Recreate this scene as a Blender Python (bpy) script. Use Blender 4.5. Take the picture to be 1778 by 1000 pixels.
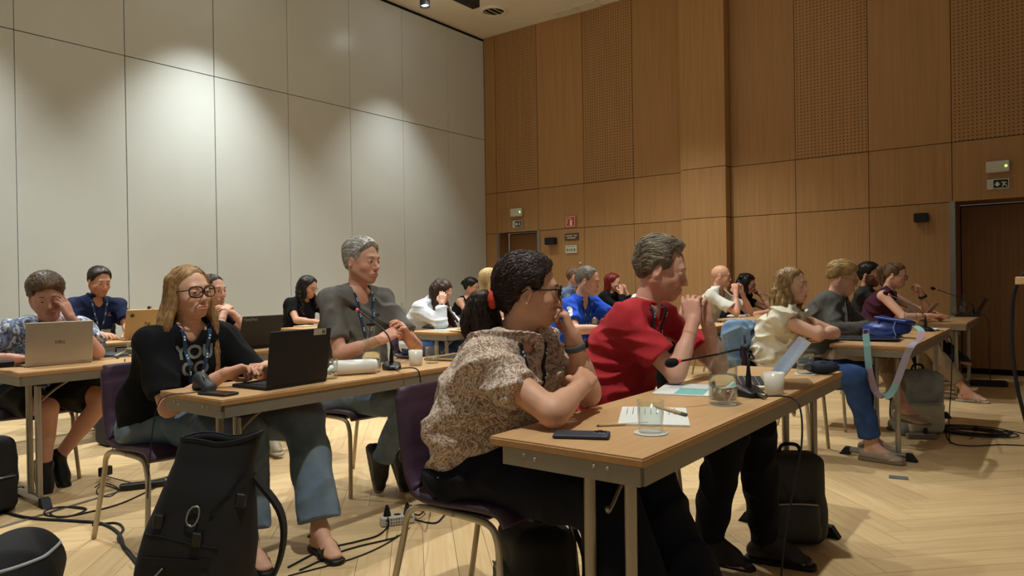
import bpy, math, random
import numpy as np
from mathutils import Vector, Matrix

for _o in list(bpy.data.objects):
    bpy.data.objects.remove(_o, do_unlink=True)
SC = bpy.context.scene
COL = SC.collection
random.seed(7)

# ------------------------------------------------------------------ camera
# room frame: +X = towards the stage (where the audience looks), +Y = along the pale wall to the wooden wall
FPX, CXP, CYP = 1254.3, 889.0, 500.0
YAW, PITCH, ROLL, HCAM = math.radians(37.25), math.radians(-0.36), math.radians(-0.857), 1.17
_r0 = Vector((math.cos(YAW), math.sin(YAW), 0))
_h0 = Vector((-math.sin(YAW), math.cos(YAW), 0))
_z0 = Vector((0, 0, 1))
C_F = _h0 * math.cos(PITCH) + _z0 * math.sin(PITCH)
_u0 = _z0 * math.cos(PITCH) - _h0 * math.sin(PITCH)
C_R = _r0 * math.cos(ROLL) + _u0 * math.sin(ROLL)
C_U = _u0 * math.cos(ROLL) - _r0 * math.sin(ROLL)
C_P = Vector((0, 0, HCAM))
cam_d = bpy.data.cameras.new('camera')
cam = bpy.data.objects.new('camera', cam_d)
COL.objects.link(cam)
cam.matrix_world = Matrix(((C_R.x, C_U.x, -C_F.x, C_P.x), (C_R.y, C_U.y, -C_F.y, C_P.y), (C_R.z, C_U.z, -C_F.z, C_P.z), (0, 0, 0, 1)))
cam_d.sensor_width = 36.0
cam_d.lens = FPX / 1778.0 * 36.0
cam_d.clip_start = 0.05
SC.camera = cam

# ------------------------------------------------------------------ world and exposure
wd = bpy.data.worlds.new('world')
SC.world = wd
wd.use_nodes = True
wd.node_tree.nodes['Background'].inputs[0].default_value = (1.0, 0.98, 0.93, 1)
wd.node_tree.nodes['Background'].inputs[1].default_value = 0.14
SC.view_settings.view_transform = 'Standard'
SC.view_settings.look = 'None'
SC.view_settings.gamma = 1.0
SC.view_settings.use_curve_mapping = False
SC.view_settings.exposure = 0.0
SC.cycles.diffuse_bounces = 6

# room sizes (metres)
XW, YW, ZC = -7.83, 9.59, 5.36          # pale wall, wooden wall, ceiling
ZT = 0.74                               # table tops

# ------------------------------------------------------------------ point helpers: where a sight line meets a surface of the room
def ray(px, py):
    return C_F + C_R * ((px - CXP) / FPX) + C_U * ((CYP - py) / FPX)
def at_z(px, py, z):
    d = ray(px, py); t = (z - C_P.z) / d.z
    return C_P + d * t
def at_d(px, py, depth):
    return C_P + ray(px, py) * depth
def at_x(px, py, x):
    d = ray(px, py); return C_P + d * ((x - C_P.x) / d.x)
def at_y(px, py, y):
    d = ray(px, py); return C_P + d * ((y - C_P.y) / d.y)

# ------------------------------------------------------------------ materials
def lin(c):
    if isinstance(c, str):
        c = [int(c[i:i + 2], 16) / 255 for i in (0, 2, 4)]
    return [x / 12.92 if x <= 0.04045 else ((x + 0.055) / 1.055) ** 2.4 for x in c]
MATS = {}
def mat(name, col='808080', rough=0.5, metal=0.0, var=0.10, scale=9.0, bump=0.0, bscale=120.0, stretch=(1, 1, 1),
        coat=0.0, emit=0.0, col2=None, attr=False, trans=0.0, ior=1.45, alpha=1.0, sheen=0.0, spec=0.5):
    if name in MATS:
        return MATS[name]
    m = bpy.data.materials.new(name); m.use_nodes = True
    nt = m.node_tree; N = nt.nodes; L = nt.links
    b = N['Principled BSDF']
    base = lin(col); second = lin(col2) if col2 else [min(1, x * (1 - 2.2 * var)) for x in base]
    tc = N.new('ShaderNodeTexCoord'); mp = N.new('ShaderNodeMapping'); mp.inputs['Scale'].default_value = stretch
    L.new(tc.outputs['Object'], mp.inputs['Vector'])
    nz = N.new('ShaderNodeTexNoise'); nz.inputs['Scale'].default_value = scale; nz.inputs['Detail'].default_value = 4
    L.new(mp.outputs[0], nz.inputs['Vector'])
    rp = N.new('ShaderNodeValToRGB'); rp.color_ramp.elements[0].position = 0.3; rp.color_ramp.elements[1].position = 0.72
    rp.color_ramp.elements[0].color = (*second, 1); rp.color_ramp.elements[1].color = (*base, 1)
    L.new(nz.outputs['Fac'], rp.inputs[0])
    out = rp.outputs[0]
    if attr:
        at = N.new('ShaderNodeAttribute'); at.attribute_name = 'Col'
        mx = N.new('ShaderNodeMix'); mx.data_type = 'RGBA'; mx.blend_type = 'MULTIPLY'; mx.inputs[0].default_value = 1
        L.new(rp.outputs[0], mx.inputs[6]); L.new(at.outputs['Color'], mx.inputs[7]); out = mx.outputs[2]
    L.new(out, b.inputs['Base Color'])
    b.inputs['Roughness'].default_value = rough; b.inputs['Metallic'].default_value = metal
    b.inputs['Coat Weight'].default_value = coat; b.inputs['Transmission Weight'].default_value = trans
    b.inputs['IOR'].default_value = ior; b.inputs['Alpha'].default_value = alpha
    b.inputs['Specular IOR Level'].default_value = spec
    if sheen:
        b.inputs['Sheen Weight'].default_value = sheen
    if emit:
        b.inputs['Emission Color'].default_value = (*base, 1); b.inputs['Emission Strength'].default_value = emit
    if bump:
        n2 = N.new('ShaderNodeTexNoise'); n2.inputs['Scale'].default_value = bscale; n2.inputs['Detail'].default_value = 3
        L.new(mp.outputs[0], n2.inputs['Vector'])
        bp = N.new('ShaderNodeBump'); bp.inputs['Strength'].default_value = bump; bp.inputs['Distance'].default_value = 0.004
        L.new(n2.outputs['Fac'], bp.inputs['Height']); L.new(bp.outputs[0], b.inputs['Normal'])
    MATS[name] = m
    return m

def print_mat(name, cols, scale=30.0, detail=6.0, stops=(0.4, 0.5, 0.6), stretch=(1, 1, 1), rough=0.85, dist=1.5):
    """cloth with an irregular print made from noise"""
    if name in MATS:
        return MATS[name]
    m = mat(name, cols[0], rough, var=0.0, scale=scale)
    nt = m.node_tree
    rp = [n for n in nt.nodes if n.type == 'VALTORGB'][0]; nz = [n for n in nt.nodes if n.type == 'TEX_NOISE'][0]
    mp = [n for n in nt.nodes if n.type == 'MAPPING'][0]; mp.inputs['Scale'].default_value = stretch
    nz.inputs['Detail'].default_value = detail; nz.inputs['Distortion'].default_value = dist
    cr = rp.color_ramp
    while len(cr.elements) > 1:
        cr.elements.remove(cr.elements[-1])
    cr.elements[0].position = 0.0; cr.elements[0].color = (*lin(cols[0]), 1)
    for s, c in zip(stops, cols[1:]):
        e = cr.elements.new(s); e.color = (*lin(c), 1)
    return m

def glass_mat(name, tint='f4faf6', ior=1.45, rough=0.0, thin=False):
    if name in MATS:
        return MATS[name]
    m = bpy.data.materials.new(name); m.use_nodes = True
    nt = m.node_tree; N = nt.nodes; L = nt.links
    b = N['Principled BSDF']
    if thin:   # thin-walled clear glass: lets light straight through, mirrors at grazing angles
        tr = N.new('ShaderNodeBsdfTransparent'); tr.inputs[0].default_value = (*lin(tint), 1)
        gl = N.new('ShaderNodeBsdfGlossy'); gl.inputs['Roughness'].default_value = 0.03
        lw = N.new('ShaderNodeLayerWeight'); lw.inputs[0].default_value = 0.5
        pw = N.new('ShaderNodeMath'); pw.operation = 'POWER'; pw.inputs[1].default_value = 3.5; L.new(lw.outputs['Facing'], pw.inputs[0])
        fr = N.new('ShaderNodeMath'); fr.operation = 'MULTIPLY_ADD'; fr.inputs[1].default_value = 0.75; fr.inputs[2].default_value = 0.06; L.new(pw.outputs[0], fr.inputs[0])
        mx = N.new('ShaderNodeMixShader'); L.new(fr.outputs[0], mx.inputs[0]); L.new(tr.outputs[0], mx.inputs[1]); L.new(gl.outputs[0], mx.inputs[2])
        L.new(mx.outputs[0], N['Material Output'].inputs[0])
    else:
        b.inputs['Base Color'].default_value = (*lin(tint), 1); b.inputs['Transmission Weight'].default_value = 1
        b.inputs['Roughness'].default_value = rough; b.inputs['IOR'].default_value = ior
    MATS[name] = m
    return m

def wood_mat(name, c1, c2, rough=0.45, uv=False, grain=(3, 60, 60), var=0.18, bump=0.06, coat=0.0, perf=False, spec=0.5):
    """wood: stretched noise grain; uv=True reads the plank's own UV map (metres along the board)"""
    if name in MATS:
        return MATS[name]
    m = bpy.data.materials.new(name); m.use_nodes = True
    nt = m.node_tree; N = nt.nodes; L = nt.links
    b = N['Principled BSDF']
    tc = N.new('ShaderNodeTexCoord'); oi = N.new('ShaderNodeObjectInfo'); ge = N.new('ShaderNodeNewGeometry')
    add = N.new('ShaderNodeMath'); L.new(oi.outputs['Random'], add.inputs[0]); L.new(ge.outputs['Random Per Island'], add.inputs[1])
    mul = N.new('ShaderNodeMath'); mul.operation = 'MULTIPLY'; mul.inputs[1].default_value = 37.0; L.new(add.outputs[0], mul.inputs[0])
    va = N.new('ShaderNodeVectorMath'); L.new(tc.outputs['UV' if uv else 'Object'], va.inputs[0]); L.new(mul.outputs[0], va.inputs[1])
    mp = N.new('ShaderNodeMapping'); mp.inputs['Scale'].default_value = grain; L.new(va.outputs[0], mp.inputs['Vector'])
    nz = N.new('ShaderNodeTexNoise'); nz.inputs['Scale'].default_value = 1.0; nz.inputs['Detail'].default_value = 6; nz.inputs['Distortion'].default_value = 0.6
    L.new(mp.outputs[0], nz.inputs['Vector'])
    rp = N.new('ShaderNodeValToRGB'); rp.color_ramp.elements[0].position = 0.28; rp.color_ramp.elements[1].position = 0.7
    rp.color_ramp.elements[0].color = (*lin(c2), 1); rp.color_ramp.elements[1].color = (*lin(c1), 1)
    L.new(nz.outputs['Fac'], rp.inputs[0])
    fr = N.new('ShaderNodeMath'); fr.operation = 'FRACT'; L.new(add.outputs[0], fr.inputs[0])
    mr = N.new('ShaderNodeMapRange'); mr.inputs[3].default_value = 1 - var; mr.inputs[4].default_value = 1 + var; L.new(fr.outputs[0], mr.inputs[0])
    mx = N.new('ShaderNodeMix'); mx.data_type = 'RGBA'; mx.blend_type = 'MULTIPLY'; mx.inputs[0].default_value = 1
    L.new(rp.outputs[0], mx.inputs[6]); L.new(mr.outputs[0], mx.inputs[7])
    out = mx.outputs[2]
    if perf:   # rows of small drilled holes, the dark of their depth painted as dots
        sp = N.new('ShaderNodeSeparateXYZ'); L.new(tc.outputs['Object'], sp.inputs[0])
        ds = []
        for ax in ('X', 'Z'):
            d = N.new('ShaderNodeMath'); d.operation = 'MULTIPLY'; d.inputs[1].default_value = 1 / 0.042; L.new(sp.outputs[ax], d.inputs[0])
            f = N.new('ShaderNodeMath'); f.operation = 'FRACT'; L.new(d.outputs[0], f.inputs[0])
            s = N.new('ShaderNodeMath'); s.operation = 'SUBTRACT'; s.inputs[1].default_value = 0.5; L.new(f.outputs[0], s.inputs[0])
            q = N.new('ShaderNodeMath'); q.operation = 'POWER'; q.inputs[1].default_value = 2
            a = N.new('ShaderNodeMath'); a.operation = 'ABSOLUTE'; L.new(s.outputs[0], a.inputs[0]); L.new(a.outputs[0], q.inputs[0]); ds.append(q)
        sm = N.new('ShaderNodeMath'); L.new(ds[0].outputs[0], sm.inputs[0]); L.new(ds[1].outputs[0], sm.inputs[1])
        lt = N.new('ShaderNodeMath'); lt.operation = 'LESS_THAN'; lt.inputs[1].default_value = 0.04; L.new(sm.outputs[0], lt.inputs[0])
        m2 = N.new('ShaderNodeMix'); m2.data_type = 'RGBA'; L.new(lt.outputs[0], m2.inputs[0]); L.new(out, m2.inputs[6])
        m2.inputs[7].default_value = (*lin('5e4226'), 1); out = m2.outputs[2]
    L.new(out, b.inputs['Base Color'])
    b.inputs['Roughness'].default_value = rough; b.inputs['Coat Weight'].default_value = coat; b.inputs['Specular IOR Level'].default_value = spec
    if bump:
        bp = N.new('ShaderNodeBump'); bp.inputs['Strength'].default_value = bump; bp.inputs['Distance'].default_value = 0.002
        L.new(nz.outputs['Fac'], bp.inputs['Height']); L.new(bp.outputs[0], b.inputs['Normal'])
    MATS[name] = m
    return m

# ------------------------------------------------------------------ objects
def tag(o, label=None, cat=None, group=None, kind=None):
    if label: o['label'] = label
    if cat: o['category'] = cat
    if group: o['group'] = group
    if kind: o['kind'] = kind
    return o
def empty(name, loc=(0, 0, 0), rz=0.0, label=None, cat=None, group=None, parent=None):
    o = bpy.data.objects.new(name, None); COL.objects.link(o)
    o.location = loc; o.rotation_euler = (0, 0, rz); o.empty_display_size = 0.1
    if parent: o.parent = parent
    return tag(o, label, cat, group)
def link(name, me, m=None, parent=None, loc=None, rot=None):
    o = bpy.data.objects.new(name, me); COL.objects.link(o)
    if m is not None and not me.materials:
        me.materials.append(m)
    if parent: o.parent = parent
    if loc is not None: o.location = loc
    if rot is not None: o.rotation_euler = rot
    return o
def copy_tree(o, parent=None):
    c = o.copy(); COL.objects.link(c); c.parent = parent
    for ch in list(o.children):
        copy_tree(ch, c)
    return c

def fast_mesh(name, V, F, smooth=True, col=None, uv=None):
    """V (n,3), F list/array of polygons (all same size when array)"""
    me = bpy.data.meshes.new(name)
    V = np.asarray(V, dtype=np.float32)
    if isinstance(F, np.ndarray):
        k = F.shape[1]; n = F.shape[0]
        me.vertices.add(len(V)); me.vertices.foreach_set('co', V.ravel())
        me.loops.add(n * k); me.loops.foreach_set('vertex_index', F.astype(np.int32).ravel())
        me.polygons.add(n); me.polygons.foreach_set('loop_start', np.arange(0, n * k, k, dtype=np.int32))
        me.polygons.foreach_set('loop_total', np.full(n, k, dtype=np.int32))
    else:
        me.from_pydata([tuple(v) for v in V], [], F)
    me.polygons.foreach_set('use_smooth', np.full(len(me.polygons), bool(smooth)))
    if col is not None:
        at = me.attributes.new('Col', 'FLOAT_COLOR', 'POINT')
        c4 = np.ones((len(V), 4), dtype=np.float32); c4[:, :3] = col
        at.data.foreach_set('color', c4.ravel())
    me.update(calc_edges=True); me.validate()
    return me

class MB:
    """collects shapes for one mesh"""
    def __init__(s):
        s.v = []; s.f = []; s.sm = []
    def add(s, vs, fs, smooth=False):
        n = len(s.v); s.v += [tuple(v) for v in vs]; s.f += [[i + n for i in f] for f in fs]; s.sm += [smooth] * len(fs)
        return s
    def box(s, c, size, rz=0.0, bev=0.0, M=None):
        hx, hy, hz = [x / 2 for x in size]
        if bev > 0:
            b = min(bev, hx * .9, hy * .9, hz * .9)
            vs = []
            idx = {}
            for sx in (-1, 1):
                for sy in (-1, 1):
                    for sz in (-1, 1):
                        for k in range(3):
                            p = [sx * hx, sy * hy, sz * hz]
                            for j in range(3):
                                if j != k: p[j] -= (sx, sy, sz)[j] * b
                            idx[(sx, sy, sz, k)] = len(vs); vs.append(p)
            fs = []
            I = idx
            for k in range(3):
                a, c2 = [(1, 2), (0, 2), (0, 1)][k]
                for sg in (-1, 1):
                    q = []
                    for (sa, sb) in ((-1, -1), (1, -1), (1, 1), (-1, 1)):
                        t = [0, 0, 0]; t[k] = sg; t[a] = sa; t[c2] = sb; q.append(I[(*t, k)])
                    fs.append(q)
            for k in range(3):   # edges parallel to axis k
                a, c2 = [(1, 2), (0, 2), (0, 1)][k]
                for sa in (-1, 1):
                    for sb in (-1, 1):
                        q = []
                        for (sg, kk) in ((-1, a), (1, a), (1, c2), (-1, c2)):
                            t = [0, 0, 0]; t[k] = sg; t[a] = sa; t[c2] = sb; q.append(I[(*t, kk)])
                        fs.append(q)
            for sx in (-1, 1):
                for sy in (-1, 1):
                    for sz in (-1, 1):
                        fs.append([I[(sx, sy, sz, k)] for k in range(3)])
        else:
            vs = [(sx * hx, sy * hy, sz * hz) for sx in (-1, 1) for sy in (-1, 1) for sz in (-1, 1)]
            fs = [[0, 1, 3, 2], [4, 6, 7, 5], [0, 4, 5, 1], [2, 3, 7, 6], [0, 2, 6, 4], [1, 5, 7, 3]]
        R = M if M is not None else Matrix.Rotation(rz, 3, 'Z')
        c = Vector(c)
        return s.add([R @ Vector(v) + c for v in vs], fs)
    def tube(s, pts, r, seg=8, caps=True, closed=False, flat=None):
        pts = [Vector(p) for p in pts]; n = len(pts)
        rr = r if isinstance(r, (list, tuple)) else [r] * n
        up = None; vs = []; fs = []
        for i, p in enumerate(pts):
            if closed:
                t = (pts[(i + 1) % n] - pts[i - 1]).normalized()
            else:
                t = (pts[min(i + 1, n - 1)] - pts[max(i - 1, 0)])
                t = t.normalized() if t.length > 1e-9 else Vector((0, 0, 1))
            if up is None:
                up = Vector((0, 0, 1)) if abs(t.z) < 0.9 else Vector((1, 0, 0))
            up = (up - t * up.dot(t)).normalized(); sd = t.cross(up)
            for k in range(seg):
                a = 2 * math.pi * (k + 0.5) / seg
                fu = flat if flat else 1.0
                vs.append(p + (up * math.cos(a) * fu + sd * math.sin(a)) * rr[i])
        m = n if closed else n - 1
        for i in range(m):
            for k in range(seg):
                a, b2 = i * seg + k, i * seg + (k + 1) % seg
                c2, d = ((i + 1) % n) * seg + (k + 1) % seg, ((i + 1) % n) * seg + k
                fs.append([a, b2, c2, d])
        if caps and not closed:
            fs.append(list(range(seg))[::-1]); fs.append([(n - 1) * seg + k for k in range(seg)])
        return s.add(vs, fs, True)
    def lathe(s, prof, c=(0, 0, 0), seg=20, M=None, caps=True):
        c = Vector(c); vs = []; fs = []
        for (r, z) in prof:
            for k in range(seg):
                a = 2 * math.pi * k / seg
                v = Vector((r * math.cos(a), r * math.sin(a), z))
                vs.append((M @ v if M is not None else v) + c)
        for i in range(len(prof) - 1):
            for k in range(seg):
                fs.append([i * seg + k, i * seg + (k + 1) % seg, (i + 1) * seg + (k + 1) % seg, (i + 1) * seg + k])
        s.add(vs, fs, True)
        if caps:
            for i in (0, len(prof) - 1):
                if prof[i][0] > 1e-6:
                    s.add([vs[i * seg + k] for k in range(seg)], [list(range(seg)) if i else list(range(seg))[::-1]])
        return s
    def prism(s, poly, z0, z1, M=None, c=(0, 0, 0), smooth=False):
        """polygon in the xy plane pushed from z0 to z1"""
        n = len(poly); c = Vector(c)
        vs = [Vector((x, y, z)) for z in (z0, z1) for (x, y) in poly]
        vs = [(M @ v if M is not None else v) + c for v in vs]
        fs = [list(range(n))[::-1], [n + i for i in range(n)]] + [[i, (i + 1) % n, n + (i + 1) % n, n + i] for i in range(n)]
        return s.add(vs, fs, smooth)
    def ribbon(s, pts, width_dirs, w, th=0.0015):
        vs = []; fs = []
        pts = [Vector(p) for p in pts]
        n = len(pts)
        for i, p in enumerate(pts):
            t = (pts[min(i + 1, n - 1)] - pts[max(i - 1, 0)]).normalized()
            wd_ = Vector(width_dirs[i] if isinstance(width_dirs, list) else width_dirs)
            wd_ = (wd_ - t * wd_.dot(t)).normalized(); nn = t.cross(wd_)
            for (a, b2) in ((-1, -1), (1, -1), (1, 1), (-1, 1)):
                vs.append(p + wd_ * (a * w / 2) + nn * (b2 * th))
        for i in range(n - 1):
            for k in range(4):
                a, b2 = i * 4 + k, i * 4 + (k + 1) % 4
                fs.append([a, b2, b2 + 4, a + 4])
        fs += [[3, 2, 1, 0], [(n - 1) * 4 + k for k in range(4)]]
        return s.add(vs, fs, False)
    def mesh(s, name):
        me = bpy.data.meshes.new(name); me.from_pydata(s.v, [], s.f)
        me.polygons.foreach_set('use_smooth', s.sm); me.update(); return me
    def build(s, name, m, parent=None, loc=None, rot=None):
        return link(name, s.mesh(name), m, parent, loc, rot)

def arc(p0, p1, p2, n=8):
    """quadratic curve points"""
    p0, p1, p2 = Vector(p0), Vector(p1), Vector(p2)
    return [p0 * (1 - t) ** 2 + p1 * 2 * t * (1 - t) + p2 * t * t for t in [i / n for i in range(n + 1)]]
def spline(pts, n=6):
    """Catmull-Rom through points"""
    P = [Vector(p) for p in pts]; P = [P[0] * 2 - P[1]] + P + [P[-1] * 2 - P[-2]]
    out = []
    for i in range(1, len(P) - 2):
        for k in range(n):
            t = k / n
            out.append(0.5 * ((2 * P[i]) + (P[i + 1] - P[i - 1]) * t + (2 * P[i - 1] - 5 * P[i] + 4 * P[i + 1] - P[i + 2]) * t * t + (3 * P[i] - P[i - 1] - 3 * P[i + 1] + P[i + 2]) * t ** 3))
    out.append(P[-2]); return out
def text_mesh(s, size=0.1, depth=0.0, bold=0.0, align='CENTER'):
    cu = bpy.data.curves.new('lettering', 'FONT'); cu.body = s; cu.size = size; cu.align_x = align; cu.align_y = 'CENTER'
    cu.extrude = depth; cu.offset = bold; cu.resolution_u = 3
    o = bpy.data.objects.new('lettering', cu); COL.objects.link(o)
    dg = bpy.context.evaluated_depsgraph_get()
    me = bpy.data.meshes.new_from_object(o.evaluated_get(dg))
    bpy.data.objects.remove(o, do_unlink=True); bpy.data.curves.remove(cu)
    return me
# ================================================================== THE ROOM
M_joint = mat('dark_joint', '14100c', 0.9)
M_white = mat('pale_wall_panel', 'd0d6d2', 0.27, var=0.02, scale=2, spec=0.5)
M_veneer = wood_mat('wall_veneer', 'ae8556', '9f7849', 0.5, grain=(38, 38, 0.9), var=0.05, bump=0.03, spec=0.35)
M_perf = wood_mat('perforated_veneer', 'ae8556', '9f7849', 0.55, grain=(38, 38, 0.9), var=0.05, bump=0.03, perf=True, spec=0.35)
M_doorw = wood_mat('door_veneer', '9a7248', '8a633c', 0.5, grain=(38, 38, 0.9), var=0.05, bump=0.03, spec=0.35)
M_ceil = mat('ceiling_paint', 'dcd5c4', 0.9, var=0.02)
M_plank = wood_mat('oak_parquet', 'd6ba8c', 'c4a474', 0.36, uv=True, grain=(2.2, 34, 1), var=0.085, bump=0.05, spec=0.4)
M_steel = mat('brushed_steel_trim', '9c9a92', 0.38, 0.9, var=0.05)
M_black = mat('black_plastic', '0c0c0d', 0.42, var=0.1)
M_blackm = mat('black_rubber', '101011', 0.7, var=0.1)

# ---- floor: a base and herringbone boards
floor = MB().box((-2.2, 4.8, -0.035), (13.4, 13.4, 0.04)).build('floor', M_joint)
tag(floor, 'pale oak herringbone parquet floor under the whole audience', kind='structure')
PW, PLN = 0.14, 0.84
def plank_mesh(du=0.0):
    g = 0.0009
    mb = MB().box((PLN / 2, PW / 2, -0.0075), (PLN - 2 * g, PW - 2 * g, 0.015))
    me = mb.mesh('plank'); uv = me.uv_layers.new(name='UVMap')
    for lp in me.loops:
        v = me.vertices[lp.vertex_index].co; uv.data[lp.index].uv = (v.x + du, v.y + du)
    me.materials.append(M_plank); return me
pl_me = plank_mesh()
c45 = math.sqrt(0.5)
cands = []
for a in range(-70, 110):
    for b in range(-14, 15):
        ox, oy = a * PW + b * PLN, a * PW - b * PLN
        for (lx, ly, ang) in ((ox, oy, 0.0), (ox + PW, oy + PW, math.pi / 2)):
            X = (lx - ly) * c45 - 0.56; Y = (lx + ly) * c45; rot = ang + math.pi / 4
            cx_ = X + (PLN / 2) * math.cos(rot) - (PW / 2) * math.sin(rot); cy_ = Y + (PLN / 2) * math.sin(rot) + (PW / 2) * math.cos(rot)
            if -8.2 < cx_ < 3.6 and -1.2 < cy_ < 10.6:
                v = Vector((cx_, cy_, 0)) - C_P; dp = v.dot(C_F)
                sx_ = CXP + FPX * v.dot(C_R) / max(dp, .1); sy_ = CYP - FPX * v.dot(C_U) / max(dp, .1)
                vis = dp > 0.6 and -60 < sx_ < 1840 and sy_ < 1060
                cands.append(((1 / dp ** 2 if vis else 0), X, Y, rot))
cands.sort(key=lambda t: -t[0])
for k, (_, X, Y, rot) in enumerate(cands[:300]):
    link('plank', pl_me, None, floor, (X, Y, 0), (0, 0, rot))
V = []; F = []; UV = []
g = 0.0009
for (_, X, Y, rot) in cands[300:]:
    c, s = math.cos(rot), math.sin(rot); n = len(V); rnd = random.random() * 30
    for (x, y) in ((g, g), (PLN - g, g), (PLN - g, PW - g), (g, PW - g)):
        V.append((X + c * x - s * y, Y + s * x + c * y, 0.0)); UV.append((x + rnd, y + rnd))
    F.append([n, n + 1, n + 2, n + 3])
me = bpy.data.meshes.new('plank_field'); me.from_pydata(V, [], F); uvl = me.uv_layers.new(name='UVMap')
for lp in me.loops:
    uvl.data[lp.index].uv = UV[lp.vertex_index]
me.materials.append(M_plank)
tag(link('plank_field', me, None, floor), kind='stuff')
# floor socket rail (thin metal strip let into the floor)
p0, p1 = at_z(0, 916, 0.002), at_z(345, 812, 0.002)
dv = p1 - p0
tag(MB().box((p0 + p1) / 2, (dv.length, 0.022, 0.006), rz=math.atan2(dv.y, dv.x)).build('trim_1', M_steel), 'thin metal floor strip running under the rear tables', kind='structure')

# ---- ceiling
ceil = MB().box((-2.2, 4.8, ZC + 0.05), (13.4, 13.4, 0.1)).build('ceiling', M_ceil)
tag(ceil, 'plain cream plaster ceiling', kind='structure')

# ---- pale panelled wall
wl = MB().box((XW - 0.08, 4.1, ZC / 2), (0.1, 11.4, ZC)).build('wall_left', M_joint)
tag(wl, 'pale cream movable wall of tall panels', kind='structure')
ys = [9.59] + [8.67 - 1.01 * k for k in range(11)]
ys = sorted(ys)
for i in range(len(ys) - 1):
    for (z0, z1) in ((0.03, 3.63), (3.63, ZC - 0.05)):
        gp = 0.010 if abs(ys[i] - 4.63) < 0.02 or abs(ys[i + 1] - 4.63) < 0.02 else 0.006
        MB().box((XW - 0.014, (ys[i] + ys[i + 1]) / 2, (z0 + z1) / 2), (0.028, ys[i + 1] - ys[i] - gp, z1 - z0 - 0.009), bev=0.002).build('panel', M_white, wl)
# ---- wooden wall
wr = MB()
wr.box((-3.855, YW + 0.09, ZC / 2), (5.75, 0.1, ZC)).box((-7.7, YW + 0.09, ZC / 2), (0.3, 0.1, ZC)).box((-7.145, YW + 0.09, (2.02 + ZC) / 2), (0.84, 0.1, ZC - 2.02))
wr.box((-0.1, YW + 0.09, (2.03 + ZC) / 2), (1.8, 0.1, ZC - 2.03)).box((2.3, YW + 0.09, ZC / 2), (3.1, 0.1, ZC))
wr = wr.build('wall_right', M_joint)
tag(wr, 'tall brown wood veneer wall with perforated panels', kind='structure')
xs = [XW, -7.59, -6.73, -5.87, -5.01, -4.19, -3.55, -2.70, -1.845, -0.98, -0.12, 0.75, 1.61, 2.47, 3.33]
perf_cols = {1, 3, 7, 9, 10}
zr = [0.0, 2.02, 2.70, ZC]
for i in range(len(xs) - 1):
    for r in range(3):
        if r == 0 and (i == 1 or i in (9, 10)):
            continue
        x0, x1, z0, z1 = xs[i], xs[i + 1], zr[r], zr[r + 1]
        if i == 1 and r >= 0 and False: pass
        if i == 5:   # the projecting pier
            MB().box(((x0 + x1) / 2, YW - 0.09 + 0.02, (z0 + z1) / 2), (x1 - x0 - 0.004, 0.22, z1 - z0 - 0.008)).build('pier_panel', M_veneer, wr)
        else:
            m = M_perf if (r == 2 and i in perf_cols) else M_veneer
            MB().box(((x0 + x1) / 2, YW + 0.02, (z0 + z1) / 2), (x1 - x0 - 0.007, 0.036, z1 - z0 - 0.008), bev=0.001).build('panel', m, wr)
# ---- doors in recesses
def door(n, x0, x1, zt, dep, label, hx):
    d = MB()
    yb = YW + dep
    d.box((x0 + 0.0, (YW + yb) / 2 + 0.02, zt / 2), (0.03, dep, zt)).box((x1, (YW + yb) / 2 + 0.02, zt / 2), (0.03, dep, zt)).box(((x0 + x1) / 2, (YW + yb) / 2 + 0.02, zt + 0.015), (x1 - x0, dep, 0.03))
    o = d.build('door_%d' % n, M_doorw); tag(o, label, kind='structure')
    MB().box(((x0 + x1) / 2, yb + 0.05, (zt - 0.02) / 2 + 0.035), (x1 - x0 - 0.05, 0.05, zt - 0.09), bev=0.004).build('leaf', M_doorw, o)
    MB().box(((x0 + x1) / 2, yb + 0.09, zt / 2), (x1 - x0, 0.03, zt)).build('backing', M_joint, o)
    for x in ((x0, x1) if n == 1 else (x0,)):
        MB().box((x, YW - 0.004, zt / 2), (0.055, 0.016, zt)).build('steel_jamb', M_steel, o)
    MB().tube([(hx, yb + 0.02, 1.05), (hx, yb - 0.03, 1.05), (hx + 0.12, yb - 0.03, 1.05)], 0.01).build('handle', M_steel, o)
door(1, -7.56, -6.73, 2.02, 0.24, 'wood door set back near the pale wall corner', -6.9)
door(2, -0.98, 0.75, 2.03, 0.63, 'dark wide door recess at the right of the wooden wall', -0.2)
for (x0, x1, n) in ((-6.7, -4.19, 1), (-3.55, -1.0, 2)):
    b = MB().box(((x0 + x1) / 2, YW - 0.004, 0.035), (x1 - x0, 0.012, 0.07)).build('baseboard_%d' % n, M_doorw)
    tag(b, 'low wooden skirting along the wooden wall', kind='structure')
# ---- things fixed to the wooden wall
def wall_rect(px0, py0, px1, py1):
    a = at_y((px0 + px1) / 2, (py0 + py1) / 2, YW - 0.0)
    l, r_ = at_y(px0, (py0 + py1) / 2, YW), at_y(px1, (py0 + py1) / 2, YW)
    t, b = at_y((px0 + px1) / 2, py0, YW), at_y((px0 + px1) / 2, py1, YW)
    return a, r_.x - l.x, t.z - b.z
M_offw = mat('offwhite_plastic', 'c9c6b4', 0.5, var=0.03)
M_led = mat('green_led', '8dff5a', 0.4, emit=4.0)
M_signw = mat('sign_white', 'd8d6c4', 0.5, var=0.02)
M_signk = mat('sign_black', '10140f', 0.5, var=0.02)
M_signr = mat('sign_red', 'b4392e', 0.5, var=0.03)
M_signb = mat('sign_brown', '5a4034', 0.5, var=0.03)
M_clear = mat('clear_acrylic', 'b9a27c', 0.2, var=0.02, alpha=0.35)
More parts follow.
